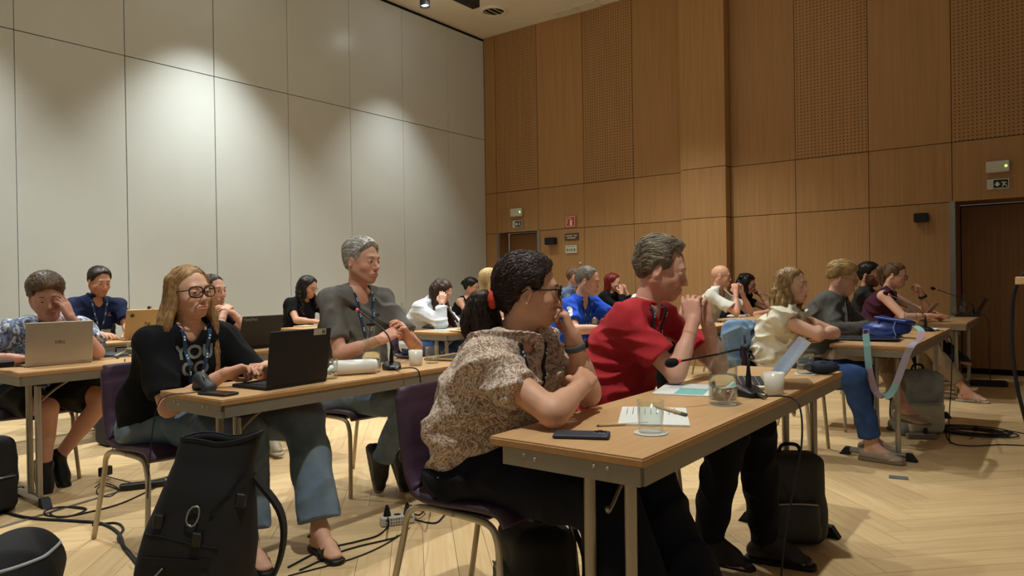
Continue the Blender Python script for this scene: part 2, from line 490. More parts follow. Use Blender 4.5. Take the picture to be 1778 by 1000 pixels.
def emergency(px0, py0, px1, py1, label):
    a, w, h = wall_rect(px0, py0, px1, py1)
    e = empty('emergency_light', a, 0, label, 'emergency light')
    MB().box((0, -0.03, 0), (w, 0.06, h), bev=0.008).build('housing', M_offw, e)
    MB().lathe([(0.012, 0), (0.010, 0.006), (0, 0.008)], (w * 0.36, -0.06, 0), 10, Matrix.Rotation(math.pi / 2, 3, 'X')).build('indicator', M_led, e)
emergency(889, 362, 909, 376, 'small cream emergency light above the corner door')
emergency(1712, 280, 1753, 300, 'cream emergency light with green lamp above the wide dark door')
def exit_sign(px0, py0, px1, py1, label):
    a, w, h = wall_rect(px0, py0, px1, py1)
    e = empty('exit_sign', a, 0, label, 'exit sign')
    MB().box((0, -0.010, 0), (w * 1.25, 0.006, h * 1.35)).build('clear_plate', M_clear, e)
    MB().box((0, -0.016, 0), (w, 0.006, h)).build('plate', M_signw, e)
    MB().box((w * 0.13, -0.021, 0), (w * 0.66, 0.004, h * 0.82)).build('dark_field', M_signk, e)
    MB().box((-w * 0.335, -0.021, 0), (w * 0.22, 0.004, h * 0.72)).build('door_pictogram', M_offw, e)
    rr = Matrix.Rotation(math.pi / 2, 3, 'X')
    MB().prism([(-.02, .03), (.02, .03), (.02, 0), (.045, 0), (0, -.045), (-.045, 0), (-.02, 0)], 0, 0.003, rr @ Matrix.Scale(h / .16, 3), (w * -0.03, -0.023, 0)).build('arrow', M_signw, e)
    k = h / 0.16
    mb = MB()
    def seg(p, q, r): mb.tube([(w * .29 + p[0] * k, -0.025, p[1] * k), (w * .29 + q[0] * k, -0.025, q[1] * k)], r * k, 5)
    seg((0, .02), (-.01, -.015), .016); seg((-.01, -.015), (.03, -.03), .009); seg((.03, -.03), (.035, -.055), .008); seg((-.01, -.015), (-.03, -.05), .009)
    seg((0, .02), (.035, .01), .007); seg((0, .02), (-.04, .03), .007); seg((.008, .045), (.010, .046), .014)
    mb.build('running_figure', M_signw, e)
exit_sign(891, 383, 907, 395, 'small black and white exit sign above the corner door')
exit_sign(1714, 311, 1752, 328, 'black exit sign with running figure above the wide dark door')
a, w, h = wall_rect(983, 375, 1000, 394)
e = empty('fire_extinguisher_sign', a, 0, 'red fire extinguisher sign on clear plate on wooden wall', 'sign')
MB().box((0, -.008, 0), (w * 1.25, .005, h * 1.1)).build('clear_plate', M_clear, e)
MB().box((0, -.014, 0), (w, .006, h)).build('plate', M_signr, e)
mb = MB().box((.01, -.019, -.02), (w * .24, .004, h * .5), bev=.01).box((.01, -.019, h * .27), (w * .1, .004, h * .12)).tube([(.01, -.019, h * .3), (-.05, -.019, h * .25), (-.06, -.019, -h * .2)], .008, 5)
for sx in (-1, 1):
    mb.box((sx * w * .44, -.018, 0), (.008, .003, h * .9)); mb.box((0, -.018, sx * h * .44), (w * .9, .003, .008))
mb.build('extinguisher_pictogram', M_signw, e)
a, w, h = wall_rect(981, 405, 1005, 417)
e = empty('room_sign', a, 0, 'brown sign with two lines of white lettering', 'sign')
MB().box((0, -.008, 0), (w, .01, h), bev=.002).build('plate', M_signb, e)
mb = MB()
for (zz, n, wl_) in ((h * .15, 12, .82), (-h * .18, 9, .6)):    # two lines of lettering too small to read
    for k in range(n):
        if k not in (7, 8) or n == 9:
            mb.box((w * wl_ * ((k + .5) / n - .5), -.0145, zz), (w * wl_ / n * .7, .003, h * (.13 if k % 3 else .18)))
mb.build('lettering', M_signw, e)
a, w, h = wall_rect(983, 426, 1002, 439)
e = empty('pictogram_sign', a, 0, 'white sign with a row of small green symbols', 'sign')
MB().box((0, -.008, 0), (w * 1.22, .004, h * 1.35)).build('clear_plate', M_clear, e)
MB().box((0, -.013, 0), (w, .006, h)).build('plate', M_signw, e)
mb = MB().box((0, -.018, h * .33), (w * .8, .003, h * .06))
for k in range(5):
    mb.box((w * (-.34 + .17 * k), -.018, -h * .08), (w * (.07 if k % 2 else .1), .003, h * (.34 if k != 2 else .28)), bev=.0)
    mb.box((w * (-.31 + .17 * k), -.018, -h * .3), (w * .05, .003, h * .1))
mb.build('symbols', mat('sign_green', '2d5a3c', .5), e)
def wall_speaker(px0, py0, px1, py1, label):
    a, w, h = wall_rect(px0, py0, px1, py1)
    e = empty('wall_speaker', a, 0, label, 'wall light')
    MB().box((0, -.055, 0), (w * .92, .11, h), bev=.006).build('housing', M_black, e)
    MB().box((0, -.112, 0), (w * .8, .004, h * .8)).build('front_plate', M_blackm, e)
wall_speaker(951, 413, 968, 425, 'small black box fixture beside the corner door')
wall_speaker(1588, 371, 1614, 386, 'black box fixture beside the steel jamb of the dark door')
e = at_y(1008, 457, YW); tag(MB().lathe([(.022, 0), (.02, .012), (0, .014)], e, 12, Matrix.Rotation(math.pi / 2, 3, 'X')).build('wall_button', M_offw), 'tiny round white button on the wooden wall', 'button')

# ---- ceiling fittings
def spot(x, y, tilt=(0, 0), power=260, ang=64, blend=0.5, label=None, size=0.05, z=ZC, ceil_fill=3.0):
    e = empty('ceiling_spotlight', (x, y, z), 0, label, 'spotlight', 'spotlights on the ceiling')
    MB().lathe([(.075, -.03), (.075, 0)], seg=16).build('ceiling_plate', M_black, e)
    MB().lathe([(.012, -.12), (.012, -.02)], seg=8).build('stem', M_black, e)
    d = Vector((math.tan(math.radians(tilt[0])), math.tan(math.radians(tilt[1])), -1)).normalized()
    q = d.to_track_quat('-Z', 'Y')
    h = empty('head', (0, 0, -.22), 0, parent=e); h.rotation_euler = q.to_euler()
    h_m = MB().lathe([(.0, .16), (.066, .16), (.07, .15), (.07, -.10), (.064, -.10), (.060, -.05), (.0, -.05)], seg=20, caps=False)
    bpy.data.objects.remove(h)
    o = h_m.build('lamp_head', mat('spot_grey', '3a3b3c', .4, .4), e, (0, 0, -.22), q.to_euler())
    MB().lathe([(0, -.055), (.056, -.056), (.056, -.07), (0, -.072)], seg=16).build('lens', mat('lamp_glow', 'f2fbff', .3, emit=14.0), o)
    ld = bpy.data.lights.new('spot_light', 'SPOT'); ld.energy = power; ld.spot_size = math.radians(ang); ld.spot_blend = blend
    ld.color = (0.97, 1.0, 0.97); ld.shadow_soft_size = size
    lo = bpy.data.objects.new('spot_light', ld); COL.objects.link(lo); lo.parent = o; lo.location = (0, 0, -.09)
    if ceil_fill:   # added fill lamp beside each spotlight, there only to brighten the ceiling
        pd = bpy.data.lights.new('ceiling_fill', 'POINT'); pd.energy = ceil_fill; pd.color = ld.color; pd.shadow_soft_size = 0.12
        po = bpy.data.objects.new('ceiling_fill', pd); COL.objects.link(po); po.parent = e; po.location = (.16, 0, -.42)
    return e
for k, yy in enumerate((-1.31, 1.57, 4.45, 7.33)):
    spot(-7.03, yy, (6, 0), (280, 700, 700, 320)[k], 86, 0.75, ['ceiling spotlight by the pale wall, behind the camera side', 'ceiling spotlight by the pale wall above the rear rows', 'ceiling spotlight by the pale wall at mid length', 'lit grey ceiling spotlight near the far end of the pale wall'][k])
for k, (x, y, pw) in enumerate(((-4.05, 1.44, 150), (-4.05, 4.32, 440), (-4.05, 7.2, 600), (-1.05, 1.3, 560), (-2.75, 5.4, 320), (-2.75, 7.2, 120))):
    spot(x, y, (0, 0), pw, 100, 0.75, 'ceiling spotlight over the %s, %s lamp' % (('middle rows', 'middle rows', 'middle rows', 'front rows', 'front rows', 'front rows')[k], ('nearest', 'second', 'furthest')[k % 3]))
# black track, round air outlet, long grille
a = at_z(829, 14, 5.12)
e = empty('lighting_track', (a.x, a.y, 5.12), 0, 'black box-shaped track hanging under the ceiling', 'track')
MB().box((-.02, -1.2, .07), (.13, 2.4, .14), bev=.004).build('rail', M_black, e)
for yy in (-.3, -2.0):
    MB().lathe([(.012, .14), (.012, .24)], (-.02, yy, 0), 8).build('hanger', M_black, e)
a = at_z(857, 19, ZC)
e = empty('round_air_outlet', a, 0, 'round white air outlet in the ceiling corner', 'air outlet')
MB().lathe([(.215, 0), (.21, -.02), (.17, -.025), (.16, -.004), (.16, 0)], seg=28, caps=False).build('ring', M_ceil, e)
MB().lathe([(0, -.002), (.16, -.002)], seg=24, caps=False).build('throat', mat('outlet_dark', '4a4234', .9), e)
for k in range(3):
    MB().box((-.09 + .09 * k, 0, -.018), (.07, .26 - .06 * (k != 1), .008), M=Matrix.Rotation(.6, 3, 'Y')).build('blade', M_ceil, e)
a = at_z(1001, 15.5, ZC)
e = empty('ceiling_grille', a, 0, 'long white air grille in the ceiling beside the wooden wall', 'air grille')
for sx in (-1, 1):
    MB().box((sx * .375, 0, -.006), (.03, .24, .012)).build('frame_bar', M_ceil, e)
    MB().box((0, sx * .11, -.006), (.75, .025, .012)).build('frame_bar', M_ceil, e)
MB().box((0, 0, -.007), (.02, .2, .012)).build('frame_bar', M_ceil, e)
MB().box((0, 0, -.002), (.74, .2, .003)).build('backing', mat('grille_shade', 'a89c82', .9), e)
for k in range(7):
    MB().box((0, -.08 + .027 * k, -.008), (.72, .006, .01)).build('slat', M_ceil, e)
# ================================================================== soft solid modelling (distance fields turned into meshes)
def v3(p): return np.array([p[0], p[1], p[2]], dtype=np.float64)
def unit(v):
    v = v3(v); return v / (np.linalg.norm(v) + 1e-12)
class Sdf:
    def __init__(s):
        s.ops = []
    def _add(s, fn, lo, hi, k, mode):
        s.ops.append((fn, np.asarray(lo), np.asarray(hi), k, mode)); return s
    def cone(s, a, b, ra, rb, k=0.02, mode='add', cut0=None, cut1=None):
        a, b = v3(a), v3(b); ab = b - a; L2 = max(ab @ ab, 1e-9); ax = ab / math.sqrt(L2); m = max(ra, rb)
        def fn(X, Y, Z):
            dx, dy, dz = X - a[0], Y - a[1], Z - a[2]
            t0 = (dx * ab[0] + dy * ab[1] + dz * ab[2]) / L2
            t = np.clip(t0, 0, 1)
            d = np.sqrt((dx - t * ab[0]) ** 2 + (dy - t * ab[1]) ** 2 + (dz - t * ab[2]) ** 2) - (ra + (rb - ra) * t)
            if cut1 is not None: d = np.maximum(d, (t0 - cut1) * math.sqrt(L2))
            if cut0 is not None: d = np.maximum(d, (cut0 - t0) * math.sqrt(L2))
            return d
        return s._add(fn, np.minimum(a, b) - m, np.maximum(a, b) + m, k, mode)
    def ecap(s, a, b, ra, rb, side, asa, asb, k=0.04, mode='add'):
        a, b = v3(a), v3(b); ab = b - a; L2 = max(ab @ ab, 1e-9); S = unit(side); m = max(ra * asa, rb * asb)
        def fn(X, Y, Z):
            dx, dy, dz = X - a[0], Y - a[1], Z - a[2]
            t = np.clip((dx * ab[0] + dy * ab[1] + dz * ab[2]) / L2, 0, 1)
            rx, ry, rz = dx - t * ab[0], dy - t * ab[1], dz - t * ab[2]
            sd = rx * S[0] + ry * S[1] + rz * S[2]; asp = asa + (asb - asa) * t
            q = rx * rx + ry * ry + rz * rz - sd * sd
            return np.sqrt(np.maximum(q, 0) + (sd / asp) ** 2) - (ra + (rb - ra) * t)
        return s._add(fn, np.minimum(a, b) - m, np.maximum(a, b) + m, k, mode)
    def ell(s, c, rad, R=None, k=0.02, mode='add'):
        c = v3(c); rad = v3(rad); R = np.eye(3) if R is None else np.asarray(R); m = rad.max()
        def fn(X, Y, Z):
            dx, dy, dz = X - c[0], Y - c[1], Z - c[2]
            q = [(R[0, i] * dx + R[1, i] * dy + R[2, i] * dz) / rad[i] for i in range(3)]
            k0 = np.sqrt(q[0] ** 2 + q[1] ** 2 + q[2] ** 2) + 1e-9
            k1 = np.sqrt((q[0] / rad[0]) ** 2 + (q[1] / rad[1]) ** 2 + (q[2] / rad[2]) ** 2) + 1e-9
            return k0 * (k0 - 1) / k1
        return s._add(fn, c - m, c + m, k, mode)
    def rbox(s, c, half, R=None, r=0.01, k=0.01, mode='add'):
        c = v3(c); half = v3(half); R = np.eye(3) if R is None else np.asarray(R); m = np.linalg.norm(half)
        def fn(X, Y, Z):
            dx, dy, dz = X - c[0], Y - c[1], Z - c[2]
            q = [np.abs(R[0, i] * dx + R[1, i] * dy + R[2, i] * dz) - (half[i] - r) for i in range(3)]
            o = np.sqrt(np.maximum(q[0], 0) ** 2 + np.maximum(q[1], 0) ** 2 + np.maximum(q[2], 0) ** 2)
            return o + np.minimum(np.maximum(q[0], np.maximum(q[1], q[2])), 0) - r
        return s._add(fn, c - m, c + m, k, mode)
    def plane(s, p, n, k=0.004):
        """cut everything on the side the normal points to"""
        p, n = v3(p), unit(n)
        return s._add(lambda X, Y, Z: (X - p[0]) * n[0] + (Y - p[1]) * n[1] + (Z - p[2]) * n[2], [-99] * 3, [99] * 3, k, 'int')
    def disp(s, fn):
        return s._add(fn, [-99] * 3, [99] * 3, 0, 'disp')
    @staticmethod
    def comb(F, d, k, mode):
        if mode == 'add':
            if k <= 0: return np.minimum(F, d)
            h = np.maximum(k - np.abs(F - d), 0) / k
            return np.minimum(F, d) - h * h * k * 0.25
        if mode == 'sub': d = -d
        if mode in ('sub', 'int'):
            if k <= 0: return np.maximum(F, d)
            h = np.maximum(k - np.abs(F - d), 0) / k
            return np.maximum(F, d) + h * h * k * 0.25
        return F + d
    def at(s, P):
        P = np.atleast_2d(np.asarray(P, dtype=np.float64)); F = np.full(len(P), 1.0)
        for fn, lo, hi, k, mode in s.ops:
            F = s.comb(F, fn(P[:, 0], P[:, 1], P[:, 2]), k, mode)
        return F
    def bounds(s):
        lo = np.min([o[1] - o[3] for o in s.ops if o[4] == 'add'], axis=0); hi = np.max([o[2] + o[3] for o in s.ops if o[4] == 'add'], axis=0)
        return lo, hi
    def mesh(s, h, lo=None, hi=None):
        bl, bh = s.bounds()
        lo = bl - 2 * h if lo is None else np.maximum(np.asarray(lo), bl - 2 * h); hi = bh + 2 * h if hi is None else np.minimum(np.asarray(hi), bh + 2 * h)
        n = np.maximum(np.ceil((hi - lo) / h).astype(int) + 1, 3)
        F = np.full(n, 0.25, dtype=np.float32)
        ax = [lo[i] + h * np.arange(n[i]) for i in range(3)]
        for fn, l, u, k, mode in s.ops:
            pad = k + 3 * h
            i0 = np.clip(np.floor((l - pad - lo) / h).astype(int), 0, n); i1 = np.clip(np.ceil((u + pad - lo) / h).astype(int) + 1, 0, n)
            if np.any(i1 <= i0): continue
            sl = tuple(slice(i0[i], i1[i]) for i in range(3))
            X = ax[0][sl[0]][:, None, None]; Y = ax[1][sl[1]][None, :, None]; Z = ax[2][sl[2]][None, None, :]
            sub = F[sl]
            if mode == 'disp':
                msk = np.abs(sub) < 0.05
                ii = np.nonzero(msk)
                sub[ii] += fn(ax[0][ii[0]], ax[1][ii[1]], ax[2][ii[2]]).astype(np.float32)
            else:
                F[sl] = s.comb(sub, fn(X, Y, Z).astype(np.float32), k, mode)
        return surface_nets(F, lo, h)
def surface_nets(F, lo, h):
    neg = F < 0
    nx, ny, nz = F.shape
    cnt = np.zeros((nx - 1, ny - 1, nz - 1), dtype=np.int8)
    for a in (0, 1):
        for b in (0, 1):
            for c in (0, 1):
                cnt += neg[a:nx - 1 + a, b:ny - 1 + b, c:nz - 1 + c]
    act = (cnt > 0) & (cnt < 8)
    I = np.argwhere(act)
    if len(I) == 0: return np.zeros((0, 3)), np.zeros((0, 4), dtype=int)
    idx = np.full(act.shape, -1, dtype=np.int64); idx[act] = np.arange(len(I))
    cor = {}
    for a in (0, 1):
        for b in (0, 1):
            for c in (0, 1):
                cor[(a, b, c)] = F[I[:, 0] + a, I[:, 1] + b, I[:, 2] + c].astype(np.float64)
    S = np.zeros((len(I), 3)); W = np.zeros(len(I))
    for axi in range(3):
        for u in (0, 1):
            for w in (0, 1):
                o = [u, w]; o.insert(axi, 0); p = tuple(o); o[axi] = 1; q = tuple(o)
                fa, fb = cor[p], cor[q]; m = (fa < 0) != (fb < 0)
                t = np.where(m, fa / np.where(m, fa - fb, 1), 0)
                pos = np.tile(np.array(p, dtype=float), (len(I), 1)); pos[:, axi] += t
                S += pos * m[:, None]; W += m
    V = lo + h * (I + S / W[:, None])
    Q = []
    for axi in range(3):
        o = [0, 0, 0]; o[axi] = 1
        sl0 = [slice(1, -1)] * 3; sl0[axi] = slice(0, -1)
        sl1 = [slice(1, -1)] * 3; sl1[axi] = slice(1, None)
        a, b = neg[tuple(sl0)], neg[tuple(sl1)]
        E = np.argwhere(a != b)
        if len(E) == 0: continue
        fl = a[tuple(E.T)]
        u, w = [(1, 2), (2, 0), (0, 1)][axi]
        base = E.copy(); base[:, u] += 1; base[:, w] += 1   # grid index of edge start
        cs = []
        for du, dw in ((-1, -1), (0, -1), (0, 0), (-1, 0)):
            c = base.copy(); c[:, u] += du; c[:, w] += dw
            c = np.minimum(np.maximum(c, 0), np.array(act.shape) - 1); cs.append(idx[tuple(c.T)])
        q = np.stack(cs, 1); q[~fl] = q[~fl][:, ::-1]; Q.append(q[(q >= 0).all(1)])
    return V, np.concatenate(Q) if Q else np.zeros((0, 4), dtype=int)
def waves(seed, freq, n=5, aniso=(1, 1, 1)):
    """smooth pseudo noise in -1..1"""
    rs = np.random.RandomState(seed); D = rs.normal(size=(n, 3)); D /= np.linalg.norm(D, axis=1)[:, None]; D = D * np.asarray(aniso)
    fr = freq * (0.6 + rs.rand(n)); ph = rs.rand(n) * 6.28
    def fn(X, Y, Z):
        o = 0
        for i in range(n):
            o = o + np.sin(fr[i] * (D[i, 0] * X + D[i, 1] * Y + D[i, 2] * Z) + ph[i] + (1.3 * np.sin(fr[i - 1] * .6 * (D[i - 1, 0] * X + D[i - 1, 1] * Y + D[i - 1, 2] * Z))))
        return o / n * 1.4
    return fn
def folds(seed, amp=0.004, freq=28, aniso=(1, 1, 1)):
    w = waves(seed, freq, 4, aniso); w2 = waves(seed + 3, freq * .4, 3, aniso)
    return lambda X, Y, Z: -amp * (np.maximum(1 - 3.2 * np.abs(w(X, Y, Z)), -.8) * 1.1 + w2(X, Y, Z) * 1.0)
def merge(parts):
    V = []; Q = []; n = 0
    for v, q in parts:
        V.append(v); Q.append(q + n); n += len(v)
    return np.concatenate(V), np.concatenate(Q)
def sdf_obj(name, sd, h, m, parent, off=(0, 0, 0), col=None, smooth=True):
    v, q = sd.mesh(h)
    return link(name, fast_mesh(name, v - v3(off), q, smooth, col), m, parent)
def trace(sd, p, d, tmax=0.6):
    """first hit of a line with a soft solid"""
    p = v3(p); d = unit(d); t = 0.0
    for _ in range(60):
        f = float(sd.at(p + d * t)[0])
        if f < 0.0008: break
        t += max(f * 0.8, 0.0008)
        if t > tmax: break
    return p + d * t
# ================================================================== PEOPLE
def frame(yaw=0, pitch=0, roll=0):
    a, b, c = [math.radians(x) for x in (yaw, pitch, roll)]
    return np.array(Matrix.Rotation(a, 3, 'Z') @ Matrix.Rotation(b, 3, 'Y') @ Matrix.Rotation(c, 3, 'X'))
def ik(S, W, la, lb, pole):
    S, W = v3(S), v3(W); d = W - S; L = np.linalg.norm(d); L = min(max(L, 0.05), (la + lb) * .995); u = unit(d)
    x = (la * la - lb * lb + L * L) / (2 * L); y = math.sqrt(max(la * la - x * x, 1e-6))
    p = v3(pole); p = unit(p - u * (p @ u)); return S + u * x + p * y
SKIN = {}
def skin_mat(hexc):
    c_ = ''.join('%02x' % round(int(hexc[i:i + 2], 16) * .66 + t * .34) for i, t in ((0, 228), (2, 190), (4, 168)))
    return mat('skin_' + hexc, c_, 0.52, var=0.05, scale=14, bump=0.10, bscale=260, attr=True, spec=0.35)
def hair_mat(c1, c2):
    return mat('hair_' + c1, c1, 0.42, var=0.2, scale=26, col2=c2, bump=0.55, bscale=150, stretch=(1, 1, .25), spec=0.4)
def cloth(name, c, var=0.06, scale=18, bump=0.25, rough=0.88, col2=None):
    return mat('cloth_' + name, c, rough, var=var, scale=scale, bump=bump, bscale=420, col2=col2, sheen=0.0, spec=0.25)
M_eye = mat('eye_white', 'd8d2c8', .25, var=.02); M_iris = mat('iris', '4a3a26', .2, var=.1); M_pupil = mat('pupil', '050505', .1)
M_lan = mat('lanyard_blue', '22405e', .6, var=.08); M_land = mat('lanyard_dots', 'cfe0ee', .6, var=.02); M_badge = mat('badge_card', 'd9e2ee', .4, var=.03)

def head_ops(sd, C, R, s, sp):
    L = lambda x, y, z: C + s * (R @ np.array([x, y, z]))
    f = sp.get('fem', 0)
    ch = sp.get('chub', 0.0)
    sd.ell(L(-.012, 0, .032), np.array([.100, .078, .089]) * s, R, .02)
    sd.ell(L(.022, 0, -.030), np.array([.067, .061 + ch * .006, .080]) * s, R, .035)
    cz = -.094 if not f else -.090
    for y in (-1, 1):
        sd.cone(L(-.010, y * (.052 + ch * .006 - f * .003), -.045), L(.058, y * .013, cz), .026 * s, .019 * s, .03)
        sd.ell(L(.056, y * .040, -.030), np.array([.022, .020, .020]) * s, R, .025)          # cheek bones
    sd.ell(L(.068, 0, cz + .001), np.array([.020, .019, .018]) * s, R, .02)                     # chin
    if ch: sd.ell(L(.035, 0, -.105), np.array([.045, .045, .03]) * s * (.8 + .3 * ch), R, .03)
    sd.cone(L(.080, -.030, .024), L(.080, .030, .024), .0125 * s, .0125 * s, .02)              # brow
    for y in (-1, 1):
        sd.ell(L(.098, y * .032, .004), np.array([.016, .017, .0125]) * s, R, .014, 'sub')    # sockets
    # nose
    nl = sp.get('nose', 1.0)
    sd.cone(L(.086, 0, .012), L(.088 + .019 * nl, 0, -.030), .0075 * s, .0115 * s, .012)
    for y in (-1, 1):
        sd.ell(L(.098, y * .011, -.036), np.array([.011, .0085, .008]) * s, R, .008)
    # mouth: lips and the line between them
    sd.ell(L(.083, 0, -.067), np.array([.018, .030, .021]) * s, R, .015)
    sd.ell(L(.0965, 0, -.0635), np.array([.0075, .021, .0048]) * s, R, .004)
    sd.ell(L(.0955, 0, -.0745), np.array([.0075, .018, .0055]) * s, R, .004)
    sd.ell(L(.107, 0, -.069), np.array([.010, .024, .0016]) * s, R, .003, 'sub')
    op = sp.get('open', .009)
    for y in (-1, 1):
        sd.ell(L(.0775, y * .031, .004), np.array([.0150, .0160, .0145]) * s, R, .004)
        if op > 0:
            sd.rbox(L(.094, y * .031, .003 - (.009 - op) * .5), np.array([.009, .0125, op / 2]) * s, R, op * .45 * s, .002, 'sub')
        # ear
        Re = R @ frame(y * 18, 8, 0)
        sd.ell(L(-.012, y * .079, -.008), np.array([.019, .008, .031]) * s, Re, .008)
        sd.ell(L(-.010, y * .087, -.004), np.array([.010, .006, .018]) * s, Re, .005, 'sub')
    sd.cone(L(-.022, 0, -.060), sp['_nb'], .050 * s * sp.get('neck', 1.0), .056 * sp.get('neck', 1.0), .03)

def hand_ops(sd, W, d, n, curl, right, s=1.0, spread=.06):
    W = v3(W); d = unit(d); n = v3(n); n = unit(n - d * (n @ d)); sd_ = np.cross(d, n) * (1 if right else -1)
    cs = curl if isinstance(curl, (list, tuple)) else [curl] * 5
    lens = [.070, .078, .072, .056]; offs = [.030, .010, -.010, -.028]; kn = [.088, .092, .088, .080]
    sd.ell(W + d * .048 * s + n * .004, np.array([.050, .038, .017]) * s, np.stack([d, sd_, n], 1), .012)
    for i in range(4):
        K = W + d * kn[i] * s + sd_ * offs[i] * s
        sd.cone(W + sd_ * offs[i] * .5 * s, K, .015 * s, .0118 * s, .010)
        p = K; ang = 0; c = cs[i + 1] + .04 * (i - 1.5)
        r0 = (.0098 - .0006 * (i == 3)) * s
        df = unit(d + sd_ * spread * (1.5 - i))
        for j, (fl, ca) in enumerate(((.46, .75), (.30, .95), (.24, .6))):
            ang += c * ca
            q = p + (df * math.cos(ang) + n * math.sin(ang)) * lens[i] * fl * s
            sd.cone(p, q, r0 * (1 - .08 * j), r0 * (1 - .08 * (j + 1)), .003); p = q
    c = cs[0]
    b = W + d * .022 * s + sd_ * .022 * s + n * .008
    k1 = b + (d * .55 + sd_ * .62 + n * (.25 + .35 * c)) * .046 * s
    k2 = k1 + unit(d * .85 + sd_ * (.35 - .6 * c) + n * (.15 + .5 * c)) * .034 * s
    k3 = k2 + unit(d * .9 + sd_ * (.1 - .9 * c) + n * (.1 + .4 * c)) * .027 * s
    sd.cone(b, k1, .0175 * s, .0125 * s, .012).cone(k1, k2, .0122 * s, .0108 * s, .004).cone(k2, k3, .0108 * s, .0085 * s, .004)

def hair_ops(sp, C, R, s, sk):
    hr = sp.get('hair')
    if not hr: return None
    T = hr['t']; th = hr.get('th', .014) * .72
    L = lambda x, y, z: C + s * (R @ np.array([x, y, z]))
    sd = Sdf(); rs = random.Random(hr.get('seed', 5))
    fz = hr.get('front', .074) + .010; top = hr.get('top', 0); bk = hr.get('back', -.075)
    # a coat of hair that hugs the skull and thins out to nothing along the hair line
    hd_ = Sdf().ell(L(-.012, 0, .032), np.array([.100, .078, .089]) * s, R, .02).ell(L(.022, 0, -.030), np.array([.067, .061, .080]) * s, R, .035).cone(L(-.022, 0, -.060), sp['_nb'], .050 * s, .054, .03)
    hf = [(o[0], o[3]) for o in hd_.ops]
    cv = [Sdf().ell(L(.084, 0, -.020 + (fz - .074)), np.array([.072, .094, .090]) * s, R).ops[0][0]]
    if T in ('long', 'wavy'): cv.append(Sdf().ell(L(.100, 0, .055), np.array([.048, .046, .052]) * s, R).ops[0][0])
    if T == 'recede':
        cv.append(Sdf().ell(L(.090, 0, .055), np.array([.070, .055, .052]) * s, R).ops[0][0])
        for y in (-1, 1): cv.append(Sdf().ell(L(.07, y * .05, .07), np.array([.045, .028, .038]) * s, R).ops[0][0])
    for y in (-1, 1):
        if not hr.get('cover'): cv.append(Sdf().ell(L(.000, y * .090, -.014), np.array([.022, .02, .034]) * s, R).ops[0][0])
    p0_ = L(-.10, 0, bk); n_ = unit(R @ np.array([.050 - bk, 0, -.185])); wn = waves(hr.get('seed', 5) + 2, 90, 4); Ru = R[:, 2]; band = hr.get('band', .024) * s
    def coat(X, Y, Z):
        F = np.full(np.broadcast(X, Y, Z).shape, 1.0)
        for fn, k in hf: F = Sdf.comb(F, fn(X, Y, Z), k, 'add')
        m = np.full(F.shape, .2)
        for fn in cv: m = np.minimum(m, fn(X, Y, Z))
        m = np.minimum(m, -((X - p0_[0]) * n_[0] + (Y - p0_[1]) * n_[1] + (Z - p0_[2]) * n_[2]))
        q = np.clip(m / band + .10 + .22 * wn(X, Y, Z), 0, 1); q = np.sqrt(q) * .6 + q * .4
        lz = ((X - C[0]) * Ru[0] + (Y - C[1]) * Ru[1] + (Z - C[2]) * Ru[2]) / s
        t_ = th * s + top * 1.3 * s * np.clip((lz - .03) / .06, 0, 1)
        return F + .004 - (t_ + .004) * q
    sd._add(coat, C - R @ np.array([.02, 0, 0]) - .145 * s, C - R @ np.array([.02, 0, 0]) + .145 * s, .004, 'add')
    if T == 'bob':
        for y in (-1, 1):
            sd.cone(L(-.03, y * .066, .04), L(-.025, y * .074, hr.get('len', -.10)), .030 * s, .024 * s, .03)
        sd.cone(L(-.07, 0, .03), L(-.080, 0, hr.get('len', -.10)), .050 * s, .035 * s, .04)
        sd.ell(L(.082, 0, -.018 + (fz - .074)), np.array([.074, .094, .092]) * s, R, .010, 'sub')
    up = np.array([0, 0, 1.])
    if T in ('long', 'wavy', 'curly'):
        B = sk['fwd']; S = sk['side']; ln = hr.get('len', .30); nl = hr.get('n', 26)
        for i in range(nl):
            a = -1 + 2 * i / (nl - 1)                       # -1..1 : right side, round the back, left side
            ang = a * math.radians(hr.get('wrap', 118))
            r = .082
            x0, y0 = -.02 - math.cos(ang) * r, math.sin(ang) * r
            p0 = L(x0 * .8, y0 * .85, .06 + rs.uniform(-.01, .01)); p1 = L(x0 * 1.06, y0 * 1.08, -.03)
            o = (-B * math.cos(ang) * .085 + S * math.sin(ang) * .105) * hr.get('fan', 1.0)
            base = C - up * .13 - B * .02
            p2 = base + o * 1.0 + rs.uniform(-.01, .01) * S - up * .02
            if hr.get('fwd') and abs(a) > .55: o = o + B * hr['fwd'] * (abs(a) - .4)
            p3 = base + o * 1.1 + B * rs.uniform(-.015, .015) - up * (ln * rs.uniform(.82, 1.05) - .13)
            w_ = hr.get('wave', .006)
            pts = [np.array(q) for q in spline([p0, p1, p2, (p2 + p3) / 2 + np.array([rs.uniform(-1, 1), rs.uniform(-1, 1), 0]) * w_ * 1.5, p3], 3)]
            if T != 'long':
                pts = [q + (S * math.sin(j * 1.7 + i) + B * math.cos(j * 1.5 + i * 2)) * w_ * min(1, j / 4) for j, q in enumerate(pts)]
            for j in range(len(pts) - 1):
                t0, t1 = j / (len(pts) - 1), (j + 1) / (len(pts) - 1)
                rr = lambda t: (.021 - .010 * t) * s * hr.get('thick', 1)
                sd.cone(pts[j], pts[j + 1], rr(t0), rr(t1), .006)
